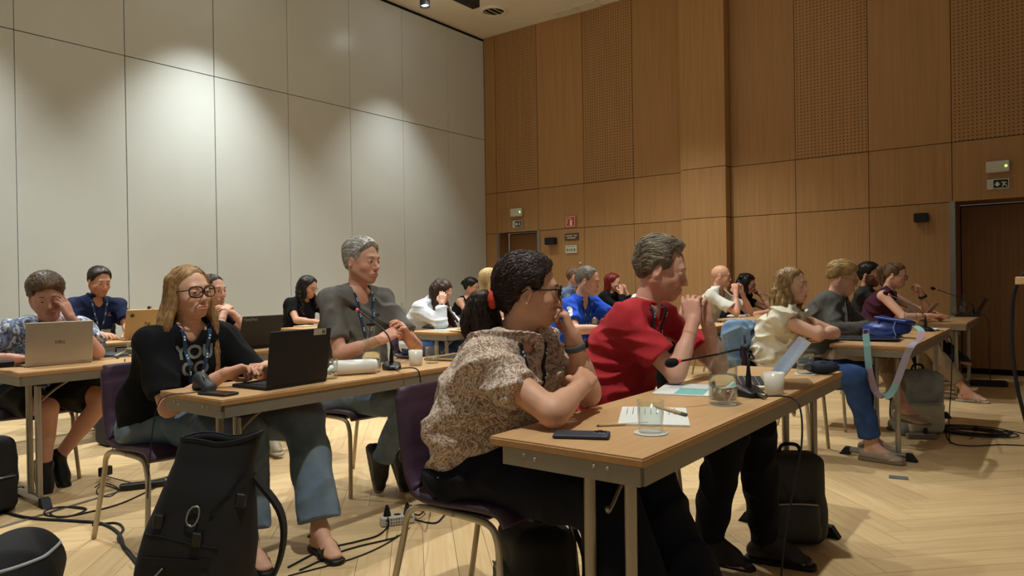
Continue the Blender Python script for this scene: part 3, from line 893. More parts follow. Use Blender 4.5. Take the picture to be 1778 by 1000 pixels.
    if T == 'curly':
        for i in range(70):
            a = rs.uniform(-2.2, 2.2); z = rs.uniform(-.12, .11)
            rr = .088 * math.sqrt(max(0.15, 1 - max(0, z - .03) ** 2 / .0115))
            sd.ell(L(-.02 - math.cos(a) * rr, math.sin(a) * rr, z), np.array([.022, .022, .022]) * s * rs.uniform(.8, 1.3), None, .006)
        sd.ell(L(.105, 0, -.035), np.array([.075, .075, .10]) * s, R, .012, 'sub')
    if T in ('pony', 'bun'):
        tie = hr.get('tie', (-.118, 0, .02)); tp = L(*tie)
        sd.cone(L(-.08, 0, tie[2] + .01), tp, .05 * s, .018 * s, .03)
        if T == 'bun':
            for i in range(12):
                a = i * 2.4; sd.ell(L(tie[0] - .02 + .012 * math.cos(a), tie[1] + .02 * math.sin(a), tie[2] + .016 * math.sin(a * 1.7)), np.array([.024, .022, .02]) * s, None, .006)
        else:
            ln = hr.get('len', .22); B = sk['fwd']; S = sk['side']
            for i in range(hr.get('n', 14)):
                a = rs.uniform(0, 6.28); q = rs.uniform(.2, 1)
                o = (B * math.cos(a) * .6 + S * math.sin(a)) * q
                sp_ = hr.get('spread', .035)
                p3 = tp - B * hr.get('out', .04) + o * sp_ - up * ln * rs.uniform(.75, 1.02)
                pts = [np.array(x) for x in spline([tp + o * .008, tp - (R[:, 0]) * .045 + o * .02 + up * .004, (tp + p3) / 2 - B * hr.get('out', .04) * .7 + o * sp_ * .9, p3], 3)]
                for j in range(len(pts) - 1):
                    t0, t1 = j / (len(pts) - 1), (j + 1) / (len(pts) - 1); rr = lambda t: (.010 + .012 * math.sin(math.pi * min(1, t * .8 + .1)) - .004 * t) * s
                    sd.cone(pts[j], pts[j + 1], rr(t0), rr(t1), .005)
    # strand relief
    w = waves(hr.get('seed', 5) + 11, 45, 4); amp = hr.get('rip', .0022) * .55; fq = hr.get('freq', 46.) * 1.5
    Ri = R.T; sweep = T in ('short', 'recede', 'pony', 'bun')
    def rip(X, Y, Z):
        dx, dy, dz = X - C[0], Y - C[1], Z - C[2]
        ly = Ri[1, 0] * dx + Ri[1, 1] * dy + Ri[1, 2] * dz; lz = Ri[2, 0] * dx + Ri[2, 1] * dy + Ri[2, 2] * dz; lx = Ri[0, 0] * dx + Ri[0, 1] * dy + Ri[0, 2] * dz
        a = np.arctan2(ly, lz + .03) if sweep else np.arctan2(ly, lx + .02)
        return amp * (np.sin(fq * a + 2.2 * w(X, Y, Z)) * .6 + np.sin(fq * 2.3 * a + 3 * w(Y, Z, X)) * .4) + amp * .8 * w(Z, X, Y)
    sd.disp(rip)
    return sd

def hair_strands(sd, ho, C, R, s, hr, n, m, root, off):
    rs = np.random.RandomState(hr.get('seed', 5)); me = ho.data; nv = len(me.vertices)
    co = np.empty(nv * 3, dtype=np.float32); me.vertices.foreach_get('co', co); co = co.reshape(-1, 3).astype(float) + v3(off)
    P = co[rs.choice(nv, min(n, nv), replace=False)]; T = hr['t']
    def grad(p, f0):
        e = .002; g = np.stack([sd.at(p + np.eye(3)[i] * e) - f0 for i in range(3)], 1); return g / (np.linalg.norm(g, axis=1)[:, None] + 1e-9)
    K = 6; step = (.011 if T in ('short', 'recede') else .017) * (.7 + .6 * rs.rand(len(P)))[:, None]
    lift = .0006 + .0024 * rs.rand(len(P)) ** 3
    tie = C + s * (R @ np.array(hr.get('tie', (-.118, 0, .02)))) if T in ('pony', 'bun') else None
    pts = []; wob = rs.normal(size=(len(P), 3)) * .22
    for k in range(K):
        f = sd.at(P); g = grad(P, f); P = P - g * (f - lift * (k / (K - 1)) - .0004)[:, None]; pts.append(P)
        lp = (P - C) @ R
        if tie is not None:
            fl = tie - P; far = np.linalg.norm(P - tie, axis=1) < .03; below = lp[:, 0] < -.118
            fl[far | below] = np.array([0, 0, -1.])
        elif T in ('short', 'recede'):
            d_ = np.stack([np.full(len(P), hr.get('fx', -.9)), np.sign(lp[:, 1]) * .35 + hr.get('fy', 0), -.15 - .9 * (lp[:, 2] < .06)], 1); fl = d_ @ R.T
        else:
            d_ = np.stack([-.3 * np.ones(len(P)) * (lp[:, 2] > .05), np.sign(lp[:, 1]) * 1.0 * (lp[:, 2] > .07), -np.ones(len(P))], 1); fl = d_ @ R.T
            fl[lp[:, 2] < .0] = np.array([0, 0, -1.])
        fl = fl / (np.linalg.norm(fl, axis=1)[:, None] + 1e-9) + wob * (2.0 if T == 'curly' else 1.0)
        fl = fl - g * (fl * g).sum(1)[:, None]; fl /= np.linalg.norm(fl, axis=1)[:, None] + 1e-9
        P = P + fl * step
    A = np.stack(pts, 1)
    ok = np.abs(sd.at(A.reshape(-1, 3))).reshape(len(A), K).max(1) < .0055
    A = A[ok]; N_ = len(A)
    t = np.gradient(A, axis=1); t /= np.linalg.norm(t, axis=2)[:, :, None] + 1e-9
    u = np.cross(t, rs.normal(size=(N_, 1, 3))); u /= np.linalg.norm(u, axis=2)[:, :, None] + 1e-9; w = np.cross(t, u)
    rad = (np.array([.35, 1, 1.1, .9, .6, .12]) * .0016)[None, :, None] * (.6 + .7 * rs.rand(N_))[:, None, None]
    V_ = np.stack([A + rad * (u * math.cos(a) + w * math.sin(a)) for a in (0, 2.094, 4.189)], 2).reshape(-1, 3)
    base = np.arange(N_)[:, None, None] * K * 3 + np.arange(K - 1)[None, :, None] * 3; k3 = np.arange(3)[None, None, :]; kn = (np.arange(3) + 1)[None, None, :] % 3
    Q_ = np.stack([base + k3, base + kn, base + 3 + kn, base + 3 + k3], 3).reshape(-1, 4)
    o = link('hair_strands', fast_mesh('hair_strands', V_ - v3(off), Q_, True), m, root); o['kind'] = 'stuff'
    return o

def sphere_eye(name, c, gaze, r, parent, off):
    q = Vector(gaze).to_track_quat('Z', 'Y').to_matrix(); n = 12
    prof = [(r * math.sin(math.pi * k / n), r * math.cos(math.pi * k / n)) for k in range(n + 1)]
    mb = MB().lathe([(max(a, 1e-5), b) for a, b in prof], (0, 0, 0), 14, q, caps=False)
    o = mb.build(name, M_eye, parent, Vector(c) - Vector(off))
    for m in (M_iris, M_pupil): o.data.materials.append(m)
    for p in o.data.polygons:
        k = p.index // 14; p.material_index = 2 if k < 1 else (1 if k < 2 else 0)
    return o

def glasses(C, R, s, root, m, style='round', w=.026, h_=.021, th=.0018, y0=.003):
    L = lambda x, y, z: Vector(C + s * (R @ np.array([x, y, z])) - v3(root.location))
    g = empty('glasses', (0, 0, 0), parent=root)
    for y in (-1, 1):
        pts = []
        for k in range(20):
            a = 2 * math.pi * k / 20; ca, sa = math.cos(a), math.sin(a)
            e = .75 if style == 'square' else 1.0
            xx = math.copysign(abs(ca) ** e, ca) * w; zz = math.copysign(abs(sa) ** e, sa) * h_
            if style == 'cat' and sa > 0 and ca * 1 > 0: zz *= 1.18
            pts.append(L(.108 - .012 * abs(ca) * (ca > 0), y * (.034 + xx), y0 + zz))
        MB().tube(pts, th, 6, closed=True).build('rim', m, g)
        MB().tube([L(.098, y * (.034 + w), y0 + h_ * .5), L(.06, y * .079, y0 + .008), L(-.012, y * .082, y0 + .006), L(-.03, y * .081, y0 - .012)], th * .9, 6).build('temple', m, g)
    MB().tube([L(.108, -.034 + w, y0 + .004), L(.113, 0, y0 + .009), L(.108, .034 - w, y0 + .004)], th, 6).build('bridge', m, g)
    return g

def person(sp):
    hx, hy = sp['hip']; HC = v3(sp['head']); s = sp.get('hs', 1.0)
    fem = sp.get('fem', 0); W_ = sp.get('w', 1.0); D_ = sp.get('dp', 1.0)
    root = empty('person', (hx, hy, 0), 0, sp['label'], 'person', 'people seated at the tables')
    off = (hx, hy, 0)
    R = frame(*sp.get('look', (0, 0, 0)))
    by = math.radians(sp.get('yaw', 0)); fwd = np.array([math.cos(by), math.sin(by), 0.]); side = np.array([-math.sin(by), math.cos(by), 0.])
    up = np.array([0, 0, 1.])
    p0 = np.array([hx, hy, sp.get('hz', .565)])
    nb = HC + R @ np.array([-.030, 0, -.150]) * s - up * .012
    nb = nb * np.array([1, 1, 1]) ; sp['_nb'] = nb
    ax = nb - p0; sl = sp.get('slouch', .035)
    p1 = p0 + ax * .30 - fwd * sl; p2 = p0 + ax * .66 - fwd * (sl * .9); p3 = p0 + ax * .88 - fwd * .012
    sw = (.178 if not fem else .155) * W_
    shz = sp.get('shz', -.050)
    sh = {'L': nb + side * sw + up * shz - fwd * .012, 'R': nb - side * sw + up * shz - fwd * .012}
    for a in 'LR':
        if 'sh' + a in sp: sh[a] = sh[a] + v3(sp['sh' + a])
    sk = dict(fwd=fwd, side=side, p0=p0, p1=p1, p2=p2, p3=p3, nb=nb, sh=sh, R=R, C=HC, root=root)
    h = sp.get('h', .009); hh = sp.get('hh', .005); hd = sp.get('hd', .004)
    # ---- limbs
    arms = {}
    for a, sg in (('L', 1), ('R', -1)):
        ar = dict(sp.get('arm' + a) or {})
        if 'wr' not in ar: ar['wr'] = (sp.get('tx', hx + .38) + .12, hy + sg * .13, .785)
        ar['wr'] = v3(ar['wr'])
        if 'el' not in ar:
            ar['el'] = ik(sh[a], ar['wr'], .285, .25, ar.get('pole', (-.35 * fwd[0], sg * .6, -1.0)))
        ar['el'] = v3(ar['el']); ar.setdefault('hd', ar['wr'] - ar['el']); ar.setdefault('pn', (0, 0, -1)); ar.setdefault('curl', .35)
        arms[a] = ar
    legs = {}
    for a, sg in (('L', 1), ('R', -1)):
        lg = dict(sp.get('leg' + a) or {})
        lg.setdefault('kn', (hx + .43, hy + sg * .13, .535)); lg['kn'] = v3(lg['kn'])
        lg.setdefault('an', (lg['kn'][0] + .03, lg['kn'][1] + sg * .01, .095)); lg['an'] = v3(lg['an'])
        lg.setdefault('toe', (1, sg * .15, 0)); lg.setdefault('up', (0, 0, 1)); lg['hip'] = p0 + side * sg * .095 - up * .02
        legs[a] = lg
    sk['arms'], sk['legs'] = arms, legs
    bust = sp.get('bust', .9 if fem else 0); belly = sp.get('belly', .25)
    am = (.044 if not fem else .040) * sp.get('arm', 1.0); lm = sp.get('legw', 1.0)
    def torso(sd, o, shoulders=1.0, bo=0.0):
        sd.ecap(p0, p1, .118 * D_ + o, .104 * D_ + o + bo, side, 1.50 * W_, 1.36 * W_, .05)
        sd.ecap(p1, p2, .104 * D_ + o + bo, .114 * D_ + o, side, 1.36 * W_, 1.36 * W_, .05)
        sd.ecap(p2, p3, .114 * D_ + o, .078 * D_ + o, side, 1.36 * W_, 1.75 * W_, .05)
        for a in 'LR':
            e = nb + up * -.012; q = e + (sh[a] - e) * shoulders
            sd.cone(e, q, .046 + o, (.054 + o) * (1 if shoulders > .9 else .85), .04)
        if bust:
            for g in (-1, 1):
                sd.ell(p2 + fwd * (.078 * D_) + side * g * .068 - up * .035, np.array([.058, .062, .060]) * (.85 + .2 * bust) + o, np.stack([fwd, side, up], 1), .04)
        if belly: sd.ell(p1 + fwd * (.03 + .05 * belly) - up * .01, np.array([.09 + .04 * belly, .125 + .02 * belly, .115]) * D_ + o, np.stack([fwd, side, up], 1), .06)
    # ---- body, one mesh
    B = Sdf(); torso(B, -.004)
    B.cone(nb - up * .03, HC + R @ np.array([-.022, 0, -.07]) * s, .052 * sp.get('neck', 1), .046 * sp.get('neck', 1) * s, .03)
    for a in 'LR':
        ar = arms[a]
        B.cone(sh[a], ar['el'], am * 1.12, am * .86, .03).cone(ar['el'], ar['wr'], am * .88, am * .58, .015)
        B.cone(ar['el'] + (ar['wr'] - ar['el']) * .12, ar['el'] + (ar['wr'] - ar['el']) * .45, am * .9, am * .8, .02)
        lg = legs[a]; lb = lm * (1.0 if (sp.get('bottom') or {}).get('short') else .87)
        B.cone(lg['hip'], lg['kn'], .083 * lb, .056 * lb, .03).cone(lg['kn'], lg['an'], .054 * lb, .034 * lm, .02)
        B.cone(lg['kn'] + (lg['an'] - lg['kn']) * .15 - fwd * .01, lg['kn'] + (lg['an'] - lg['kn']) * .5 - fwd * .012, .05 * lb, .046 * lb, .02)
        tv, uv_ = unit(lg['toe']), unit(lg['up'])
        hl, tp = lg['an'] - tv * .035 - uv_ * .055, lg['an'] + tv * .155 - uv_ * .072
        B.cone(lg['an'], hl, .034, .030, .02).cone(hl, lg['an'] + tv * .1 - uv_ * .062, .028, .028, .02).cone(lg['an'], lg['an'] + tv * .1 - uv_ * .058, .03, .026, .03).cone(lg['an'] + tv * .09 - uv_ * .065, tp, .027, .017, .02)
        tf = np.cross(uv_, tv)
        B.ecap(lg['an'] + tv * .08 - uv_ * .07, tp, .017, .014, tf, 2.2, 2.4, .015)
    parts = [B.mesh(h)]
    cols = [np.ones((len(parts[0][0]), 3))]
    Hs = Sdf(); head_ops(Hs, HC, R, s, sp); hm = Hs.mesh(hh); parts.append(hm)
    lp = ((hm[0] - HC) @ R) / s; c = np.ones((len(lp), 3))
    lips = ((lp[:, 1] / .025) ** 2 + ((lp[:, 2] + .069) / .0115) ** 2 < 1) & (lp[:, 0] > .078)
    c[lips] = sp.get('lip', (.86, .62, .60))
    if sp.get('beard'):
        jz = -.030 - .35 * (lp[:, 0] < .02) * 0 
        bm = (lp[:, 2] < -.028 - .02 * (lp[:, 0] > .075) + .03 * (np.abs(lp[:, 1]) > .05)) & (lp[:, 2] > -.13) & (lp[:, 0] > -.012) & ~lips
        bm &= ~((np.abs(lp[:, 1]) < .045) & (lp[:, 2] > -.05) & (lp[:, 0] > .05))
        c[bm] = np.array(sp['beard'])
    ck = ((np.abs(lp[:, 1]) - .038) / .024) ** 2 + ((lp[:, 2] + .03) / .024) ** 2
    c *= 1 - np.clip(1 - ck, 0, 1)[:, None] * (lp[:, 0] > .03)[:, None] * np.array([.0, .10, .08])
    cols.append(c)
    for a in 'LR':
        ar = arms[a]; X = Sdf(); u = unit(ar['wr'] - ar['el'])
        X.cone(ar['wr'] - u * .05, ar['wr'] + unit(ar['hd']) * .01, am * .70, am * .60, .01)
        hand_ops(X, ar['wr'], ar['hd'], ar['pn'], ar['curl'], a == 'R', (1.0 if not fem else .92) * sp.get('hand', 1.0), ar.get('spread', .06))
        hm2 = X.mesh(hd); parts.append(hm2); cols.append(np.tile(np.array([1.0, .95, .94]), (len(hm2[0]), 1)))
    V_, Q_ = merge(parts)
    link('body', fast_mesh('body', V_ - v3(off), Q_, True, np.concatenate(cols)), skin_mat(sp.get('skin', 'c9906f')), root)
    # ---- eyes, brows, hair
    L = lambda x, y, z: HC + s * (R @ np.array([x, y, z]))
    hr = sp.get('hair') or {}
    hc = hr.get('c', ('5a4630', '3a2c1c'))
    if sp.get('eyes', 1):
        gz = R @ np.array([1, sp.get('gy', 0), sp.get('gz', -.15)])
        for y in (-1, 1):
            sphere_eye('eye', L(.0775, y * .031, .004), gz, .0138 * s, root, off)
    for y in (-1, 1):
        bz = .026 + sp.get('brow', 0)
        pts = [Vector(L(.0935, y * .014, bz - .001) - v3(off)), Vector(L(.0935, y * .030, bz + .004) - v3(off)), Vector(L(.083, y * .048, bz)- v3(off))]
        MB().tube(spline(pts, 3), [.0024] * 3 + [.0026] * 2 + [.0016] * 2, 6).build('eyebrow', hair_mat(*sp.get('browc', hc)), root)
    hs = hair_ops(sp, HC, R, s, sk)
    if hs:
        ho = sdf_obj('hair', hs, sp.get('hrh', hh * 1.2), hair_mat(*hc), root, off)
        hair_strands(hs, ho, HC, R, s, hr, {.0028: 2200, .0042: 1100}.get(hh, 450), hair_mat(*hc), root, off)
    # ---- clothes
    tp_ = sp['top']; o = tp_.get('o', .012); sl_ = tp_.get('sleeve', .55)
    T = Sdf(); torso(T, o, 1.0 if sl_ > 0 else .62, tp_.get('bo', .012))
    for a in 'LR':
        ar = arms[a]; ex = tp_.get('loose', .010)
        if 0 < sl_ <= 1: T.cone(sh[a] + (ar['el'] - sh[a]) * .06, ar['el'], am * 1.06 + o, am * .95 + o + ex, .055, cut1=sl_)
        if sl_ > 1:
            T.cone(sh[a] + (ar['el'] - sh[a]) * .06, ar['el'], am * 1.06 + o, am * .95 + o + ex * .5, .05).cone(ar['el'], ar['wr'], am * .95 + o + ex * .5, am * .70 + o, .015, cut1=sl_ - 1)
    T.plane((hx, hy, tp_.get('hem', .535)), (0, 0, -1), .004)
    nk = tp_.get('nr', .060); ndir = unit(HC + R @ np.array([-.02, 0, -.05]) - nb)
    T.cone(nb - ndir * tp_.get('nd', .02) + fwd * .012, nb + ndir * .16 + fwd * .03, nk, nk + .012, .008, 'sub')
    if tp_.get('vee'):
        q = trace(T, nb + fwd * .4 - up * tp_['vee'], -fwd)
        T.cone(nb + fwd * .06, q + fwd * .01, .040, .006, .006, 'sub')
    if tp_.get('collar'):
        for g, (hl_, rr) in enumerate(((.042, nk + .013),)):
            A_, B_ = nb - ndir * .006 + fwd * .004, nb + ndir * .066 - fwd * .008
            fo = Sdf().cone(A_, B_, rr + .003, rr - .003, 0, cut0=-.15, cut1=.85).ops[0][0]; fi = Sdf().cone(A_, B_ + ndir * .02, rr - .006, rr - .011, 0).ops[0][0]
            q0 = nb + fwd * .10
            def shell(X, Y, Z, fo=fo, fi=fi):
                d = np.maximum(fo(X, Y, Z), -fi(X, Y, Z))
                if not tp_.get('closed'):
                    sd2 = np.abs((X - nb[0]) * side[0] + (Y - nb[1]) * side[1]); fw = (X - nb[0]) * fwd[0] + (Y - nb[1]) * fwd[1]
                    d = np.maximum(d, np.minimum(fw - .01, .030 - sd2))
                return d
            T._add(shell, nb - .13, nb + .13, .006, 'add')
    if tp_.get('ruffle'):
        A_, B_ = nb - ndir * .015, nb + ndir * .03
        fo = Sdf().cone(A_, B_, nk + .016, nk + .022, 0, cut0=-.1, cut1=1.0).ops[0][0]; fi = Sdf().cone(A_, B_ + ndir * .02, nk + .004, nk + .010, 0).ops[0][0]
        T._add(lambda X, Y, Z: np.maximum(fo(X, Y, Z) + .004 * np.sin(26 * np.arctan2(Y - nb[1], X - nb[0])), -fi(X, Y, Z)), nb - .13, nb + .13, .008, 'add')
    if tp_.get('fold', 1): T.disp(folds(sp.get('seed', 1), .0058 * tp_.get('fold', 1), tp_.get('ff', 24), (1, 1, 1.6)))
    if tp_.get('rib'):
        T.disp(lambda X, Y, Z: .0016 * np.sin(((X - hx) * side[0] + (Y - hy) * side[1] + .5 * Z + .4 * (X - hx)) * 520))
    sk['T'] = T
    th_ = tp_.get('h', h * .9)
    sdf_obj(tp_.get('name', 'shirt'), T, th_, tp_['m'], root, off)
    if tp_.get('inner'):   # a shirt seen under an open jacket
        U = Sdf(); torso(U, o - .017); U.cone(nb - ndir * .02 + fwd * .012, nb + ndir * .16 + fwd * .03, .056, .07, .008, 'sub').plane((hx, hy, .54), (0, 0, -1))
        U.ell(p2 + fwd * .10 - up * .02, np.array([.05, .05, .2]) * 1.0 + o, np.stack([fwd, side, up], 1), .03)
        sdf_obj('shirt', U, th_, tp_['inner'], root, off)
    bt = sp.get('bottom') or dict(m=cloth('dark_trousers', '15161a'))
    P = Sdf(); bo_ = bt.get('o', .014)
    P.ecap(p0 - up * .01, p0 + (p1 - p0) * .12, .122 * D_ + bo_, .108 * D_ + bo_, side, 1.5 * W_, 1.36 * W_, .04)
    fl = bt.get('flare', 0)
    for a in 'LR':
        lg = legs[a]
        if bt.get('short'):
            P.cone(lg['hip'], lg['kn'], .088 * lm + bo_, .066 * lm + bo_ + .012, .03, cut1=bt['short'])
        else:
            P.cone(lg['hip'], lg['kn'], .086 * lm + bo_, .060 * lm + bo_, .03).cone(lg['kn'], lg['an'], .060 * lm + bo_ + fl * .3, .042 * lm + bo_ + fl, .025, cut1=bt.get('cut', 1.03))
    P.plane(p0 + up * bt.get('waist', .12), up, .004)
    P.disp(folds(sp.get('seed', 1) + 40, .0062, 26))
    sdf_obj(bt.get('name', 'trousers'), P, bt.get('h', h), bt['m'], root, off)
    sk['P'] = P
    sh_ = sp.get('shoes') or dict(c='0d0d0e', sole='0a0a0a')
    for a in 'LR':
        lg = legs[a]; tv, uv_ = unit(lg['toe']), unit(lg['up']); tf = np.cross(uv_, tv); an = lg['an']; RR = np.stack([tv, tf, uv_], 1)
        st = sh_.get('style', 'shoe')
        X = Sdf()
        hgt = {'shoe': .055, 'flat': .030, 'sandal': .0, 'sneaker': .065}[st]
        sole = Sdf().ecap(an - tv * .055 - uv_ * .090, an + tv * .165 - uv_ * .090, .034, .030, tf, 1.0, 1.25, .01)
        sole.plane(an - uv_ * .078, uv_, .003).plane(an - uv_ * (.101 if st != 'sandal' else .1), -uv_, .003)
        if st == 'sandal':
            so = sdf_obj('sandal', sole, .006, mat('leather_' + sh_['c'], sh_['c'], .5, var=.15), root, off)
            for (f0, f1, hh_) in ((.065, .11, .054), (.11, .07, .052), (-.02, -.02, .02)):
                pts = [an + tv * (f0 + (f1 - f0) * k / 6) + tf * math.cos(math.pi * k / 6) * .043 - uv_ * (.082 - math.sin(math.pi * k / 6) * (hh_ if f0 > 0 else 0.055)) for k in range(7)]
                if f0 < 0: pts = [an + tv * (-.02 - .03 * math.sin(math.pi * k / 6)) + tf * math.cos(math.pi * k / 6) * .038 - uv_ * .028 for k in range(7)]
                MB().ribbon([Vector(q - v3(off)) for q in pts], Vector(tv), .022, .002).build('strap', so.data.materials[0], so)
            continue
        X.ecap(an - tv * .045 - uv_ * .055, an + tv * .09 - uv_ * .058, .036 + (.006 if st == 'sneaker' else 0), .036, tf, .95, 1.12, .02)
        X.ecap(an + tv * .07 - uv_ * .062, an + tv * .155 - uv_ * .072, .032, .024, tf, 1.1, 1.35, .02)
        if hgt > .04: X.cone(an + uv_ * .005, an + tv * .10 - uv_ * .052, .041, .034, .03).cone(an - tv * .015 - uv_ * .03, an - tv * .008 + uv_ * (.0 if st == 'shoe' else .015), .043, .042, .02)
        else: X.ell(an + tv * .03 - uv_ * .02, (.08, .028, .045), RR, .01, 'sub')
        X.plane(an - uv_ * .088, -uv_, .003)
        so = sdf_obj('shoe', X, sh_.get('h', .007), mat('leather_' + sh_['c'], sh_['c'], sh_.get('r', .45), var=.12), root, off)
        sdf_obj('sole', sole, .007, mat('sole_' + sh_['sole'], sh_['sole'], .7, var=.06), so, off)
        if st == 'sneaker':
            mb = MB()
            for k in range(4):
                q = an + tv * (.03 + .022 * k) - uv_ * (.012 + .008 * k)
                mb.tube([Vector(q + tf * g * .022 - uv_ * abs(g) * .006 - v3(off)) for g in (-1, -.5, 0, .5, 1)], .003, 5)
            mb.build('laces', mat('laces_' + sh_.get('lace', '111111'), sh_.get('lace', '111111'), .8), so)
    # ---- lanyard
    if sp.get('lan'):
        ld = sp['lan']; drop = ld.get('drop', .26); root_l = empty('lanyard', (0, 0, 0), parent=root); end = None
        m1 = ld.get('m', M_lan)
        for g in (-1, 1):
            pts = []
            sdir = side * g
            q0 = nb - fwd * .062 + sdir * .030 + up * .035
            for t in np.linspace(0, 1, 12):
                w = .062 * (1 - t) ** .8 + .012
                z = nb[2] + .05 * (1 - t) ** 2 - drop * t
                src = np.array([nb[0], nb[1], 0]) + fwd * .45 + sdir * w; src[2] = z
                if t < .12:
                    pts.append(nb + sdir * (nk + .016) + up * .035 - fwd * .01); continue
                hit = trace(T, src, -fwd, .62); pts.append(hit + fwd * .004)
            pts = [nb - fwd * .072 + up * .03 + sdir * .02] + [pts[0]] + pts[2:]
            ws = [Vector(fwd if i < 2 else side) for i in range(len(pts))]
            lp_ = [Vector(q - v3(off)) for q in pts]
            MB().ribbon(lp_, ws, .017, .0012).build('strap', m1, root_l)
            mb = MB()
            for i in range(3, len(lp_) - 1, 3):
                for e in (-.006, .007):
                    tdir = (lp_[i + 1] - lp_[i]).normalized(); cpt = lp_[i] + tdir * e + Vector(fwd) * .003
                    mb.lathe([(.0048, 0), (.0048, .0012)], cpt, 8, Vector(fwd).to_track_quat('Z', 'Y').to_matrix())
            mb.build('dot_print', M_land, root_l); end = lp_[-1]
        if ld.get('badge'):
            q = end - Vector((0, 0, .06)) + Vector(fwd) * .012
            Mx = Matrix((Vector(fwd), Vector(side), Vector(up))).transposed() @ Matrix.Rotation(math.radians(-12), 3, 'Y')
            MB().box(q, (.003, .085, .105), M=Mx).build('badge', M_badge, root_l)
    if sp.get('watch'):
        for a, wc in sp['watch'].items():
            ar = arms[a]; u = unit(ar['wr'] - ar['el']); q = ar['wr'] - u * .03
            Mx = Vector(u).to_track_quat('Z', 'Y').to_matrix(); r_ = am * .68 + .002
            wt = MB().lathe([(r_, -.011), (r_ + .0035, -.010), (r_ + .0035, .010), (r_, .011)], Vector(q - v3(off)), 20, Mx, caps=False).build('watch_strap', mat('watch_' + wc, wc, .6, var=.1), root)
            nn = unit(-v3(ar['pn']) + u * (v3(ar['pn']) @ u)); Mb = Matrix((Vector(u), Vector(np.cross(nn, u)), Vector(nn))).transposed()
            MB().box(Vector(q + nn * (r_ + .004) - v3(off)), (.03, .028, .009), bev=.004, M=Mb).build('watch_face', mat('watch_dark', '1a1c1e', .2), wt)
    return sk

def print_on(sk, text, size, origin, right, upv, dirv, m, name='print', bold=.002, parent=None):
    """lettering laid on the cloth"""
    me = text_mesh(text, size, bold=bold); T = sk['T']; off = v3(sk['root'].location)
    right, upv, dirv, origin = v3(right), v3(upv), v3(dirv), v3(origin)
    import bmesh
    bm = bmesh.new(); bm.from_mesh(me); bmesh.ops.triangulate(bm, faces=bm.faces[:])
    bmesh.ops.subdivide_edges(bm, edges=[e for e in bm.edges if e.calc_length() > size * .12], cuts=2, use_grid_fill=False); bmesh.ops.triangulate(bm, faces=bm.faces[:])
    for v in bm.verts:
        p = origin + right * v.co.x + upv * v.co.y
        v.co = Vector(trace(T, p - dirv * .25, dirv, .5) - dirv * .003 - off)
    bm.to_mesh(me); bm.free()
    return link(name, me, m, parent or sk['root'])
# ================================================================== FURNITURE
M_ttop = wood_mat('beech_table_top', 'd0a878', 'c29a6a', 0.30, grain=(55, 2.5, 55), var=0.03, bump=0.02, spec=0.45)
M_tedge = wood_mat('beech_table_edge', 'b08550', 'a07643', 0.4, grain=(55, 2.5, 55), var=0.03, bump=0.02)
M_apron = mat('warm_grey_metal', '8b8271', 0.45, 0.35, var=0.04)
M_tube = mat('satin_tube', 'a39a89', 0.36, 0.55, var=0.04)
M_foot = mat('satin_foot', 'a8a49a', 0.28, 0.8, var=0.04)
M_purple = mat('aubergine_leather', '40293a', 0.5, var=0.10, scale=22, bump=0.25, bscale=240)
M_shell = mat('dark_chair_shell', '1b1416', 0.5, var=0.1)
M_cframe = mat('chair_tube', 'b3a68c', 0.36, 0.5, var=0.04)

def table(t0, t1, y0, y1, label):
    L_ = y1 - y0; e = empty('folding_table', ((t0 + t1) / 2, y0, 0), 0, label, 'table', 'folding tables set in rows')
    w = t1 - t0; hw = w / 2
    MB().box((0, L_ / 2, ZT - 0.0015), (w - .004, L_ - .004, .003)).build('table_top', M_ttop, e)
    MB().box((0, L_ / 2, ZT - 0.0135), (w, L_, .021), bev=.003).build('edge_band', M_tedge, e)
    zt = ZT - .024
    for (yy) in (.012, L_ - .012):
        ap = MB().box((.018, yy, zt - .024), (w - .056, .02, .048)).build('apron', M_apron, e)
        for xx in (-.12, -.085, .10, .14):
            MB().lathe([(.0055, 0), (.005, .003), (0, .0035)], (xx, yy + (-.010 if yy < 1 else .010), zt - .022 + (.008 if abs(xx) > .09 else 0)), 8, Matrix.Rotation(math.pi / 2 * (1 if yy < 1 else -1), 3, 'X')).build('bolt', M_tube, ap)
    for xx in (-hw + .055, hw - .014):
        MB().box((xx, L_ / 2, zt - .024), (.02, L_ - .03, .048)).build('apron', M_apron, e)
    for yy, sg in ((.12, 1), (L_ - .12, -1)):
        for xx in (-hw + .255, -hw + .38):
            MB().lathe([(.0165, .05), (.0165, zt - .005)], (xx, yy, 0), 14).build('leg', M_tube, e)
        fb = MB().box((-hw + .26, yy, .032), (.36, .042, .036), bev=.012).build('foot_bar', M_foot, e)
        for sx in (-1, 1):
            MB().prism([(-.02, .002), (.045, .002), (.012, .05), (-.02, .05)], -.023, .023, Matrix(((sx, 0, 0), (0, 0, 1), (0, 1, 0))), (-hw + .26 + sx * .185, yy, 0)).build('end_cap', M_blackm, fb)
        MB().box((-hw + .32, yy, zt - .052), (.24, .045, .02)).build('leg_hinge', M_blackm, e)
        MB().tube(spline([(-hw + .30, yy + sg * .26, zt - .02), (-hw + .30, yy + sg * .12, zt - .10), (-hw + .30, yy + sg * .03, zt - .17), (-hw + .30, yy + sg * .012, zt - .16)], 4), .006, 6).build('brace', M_tube, e)
    return e

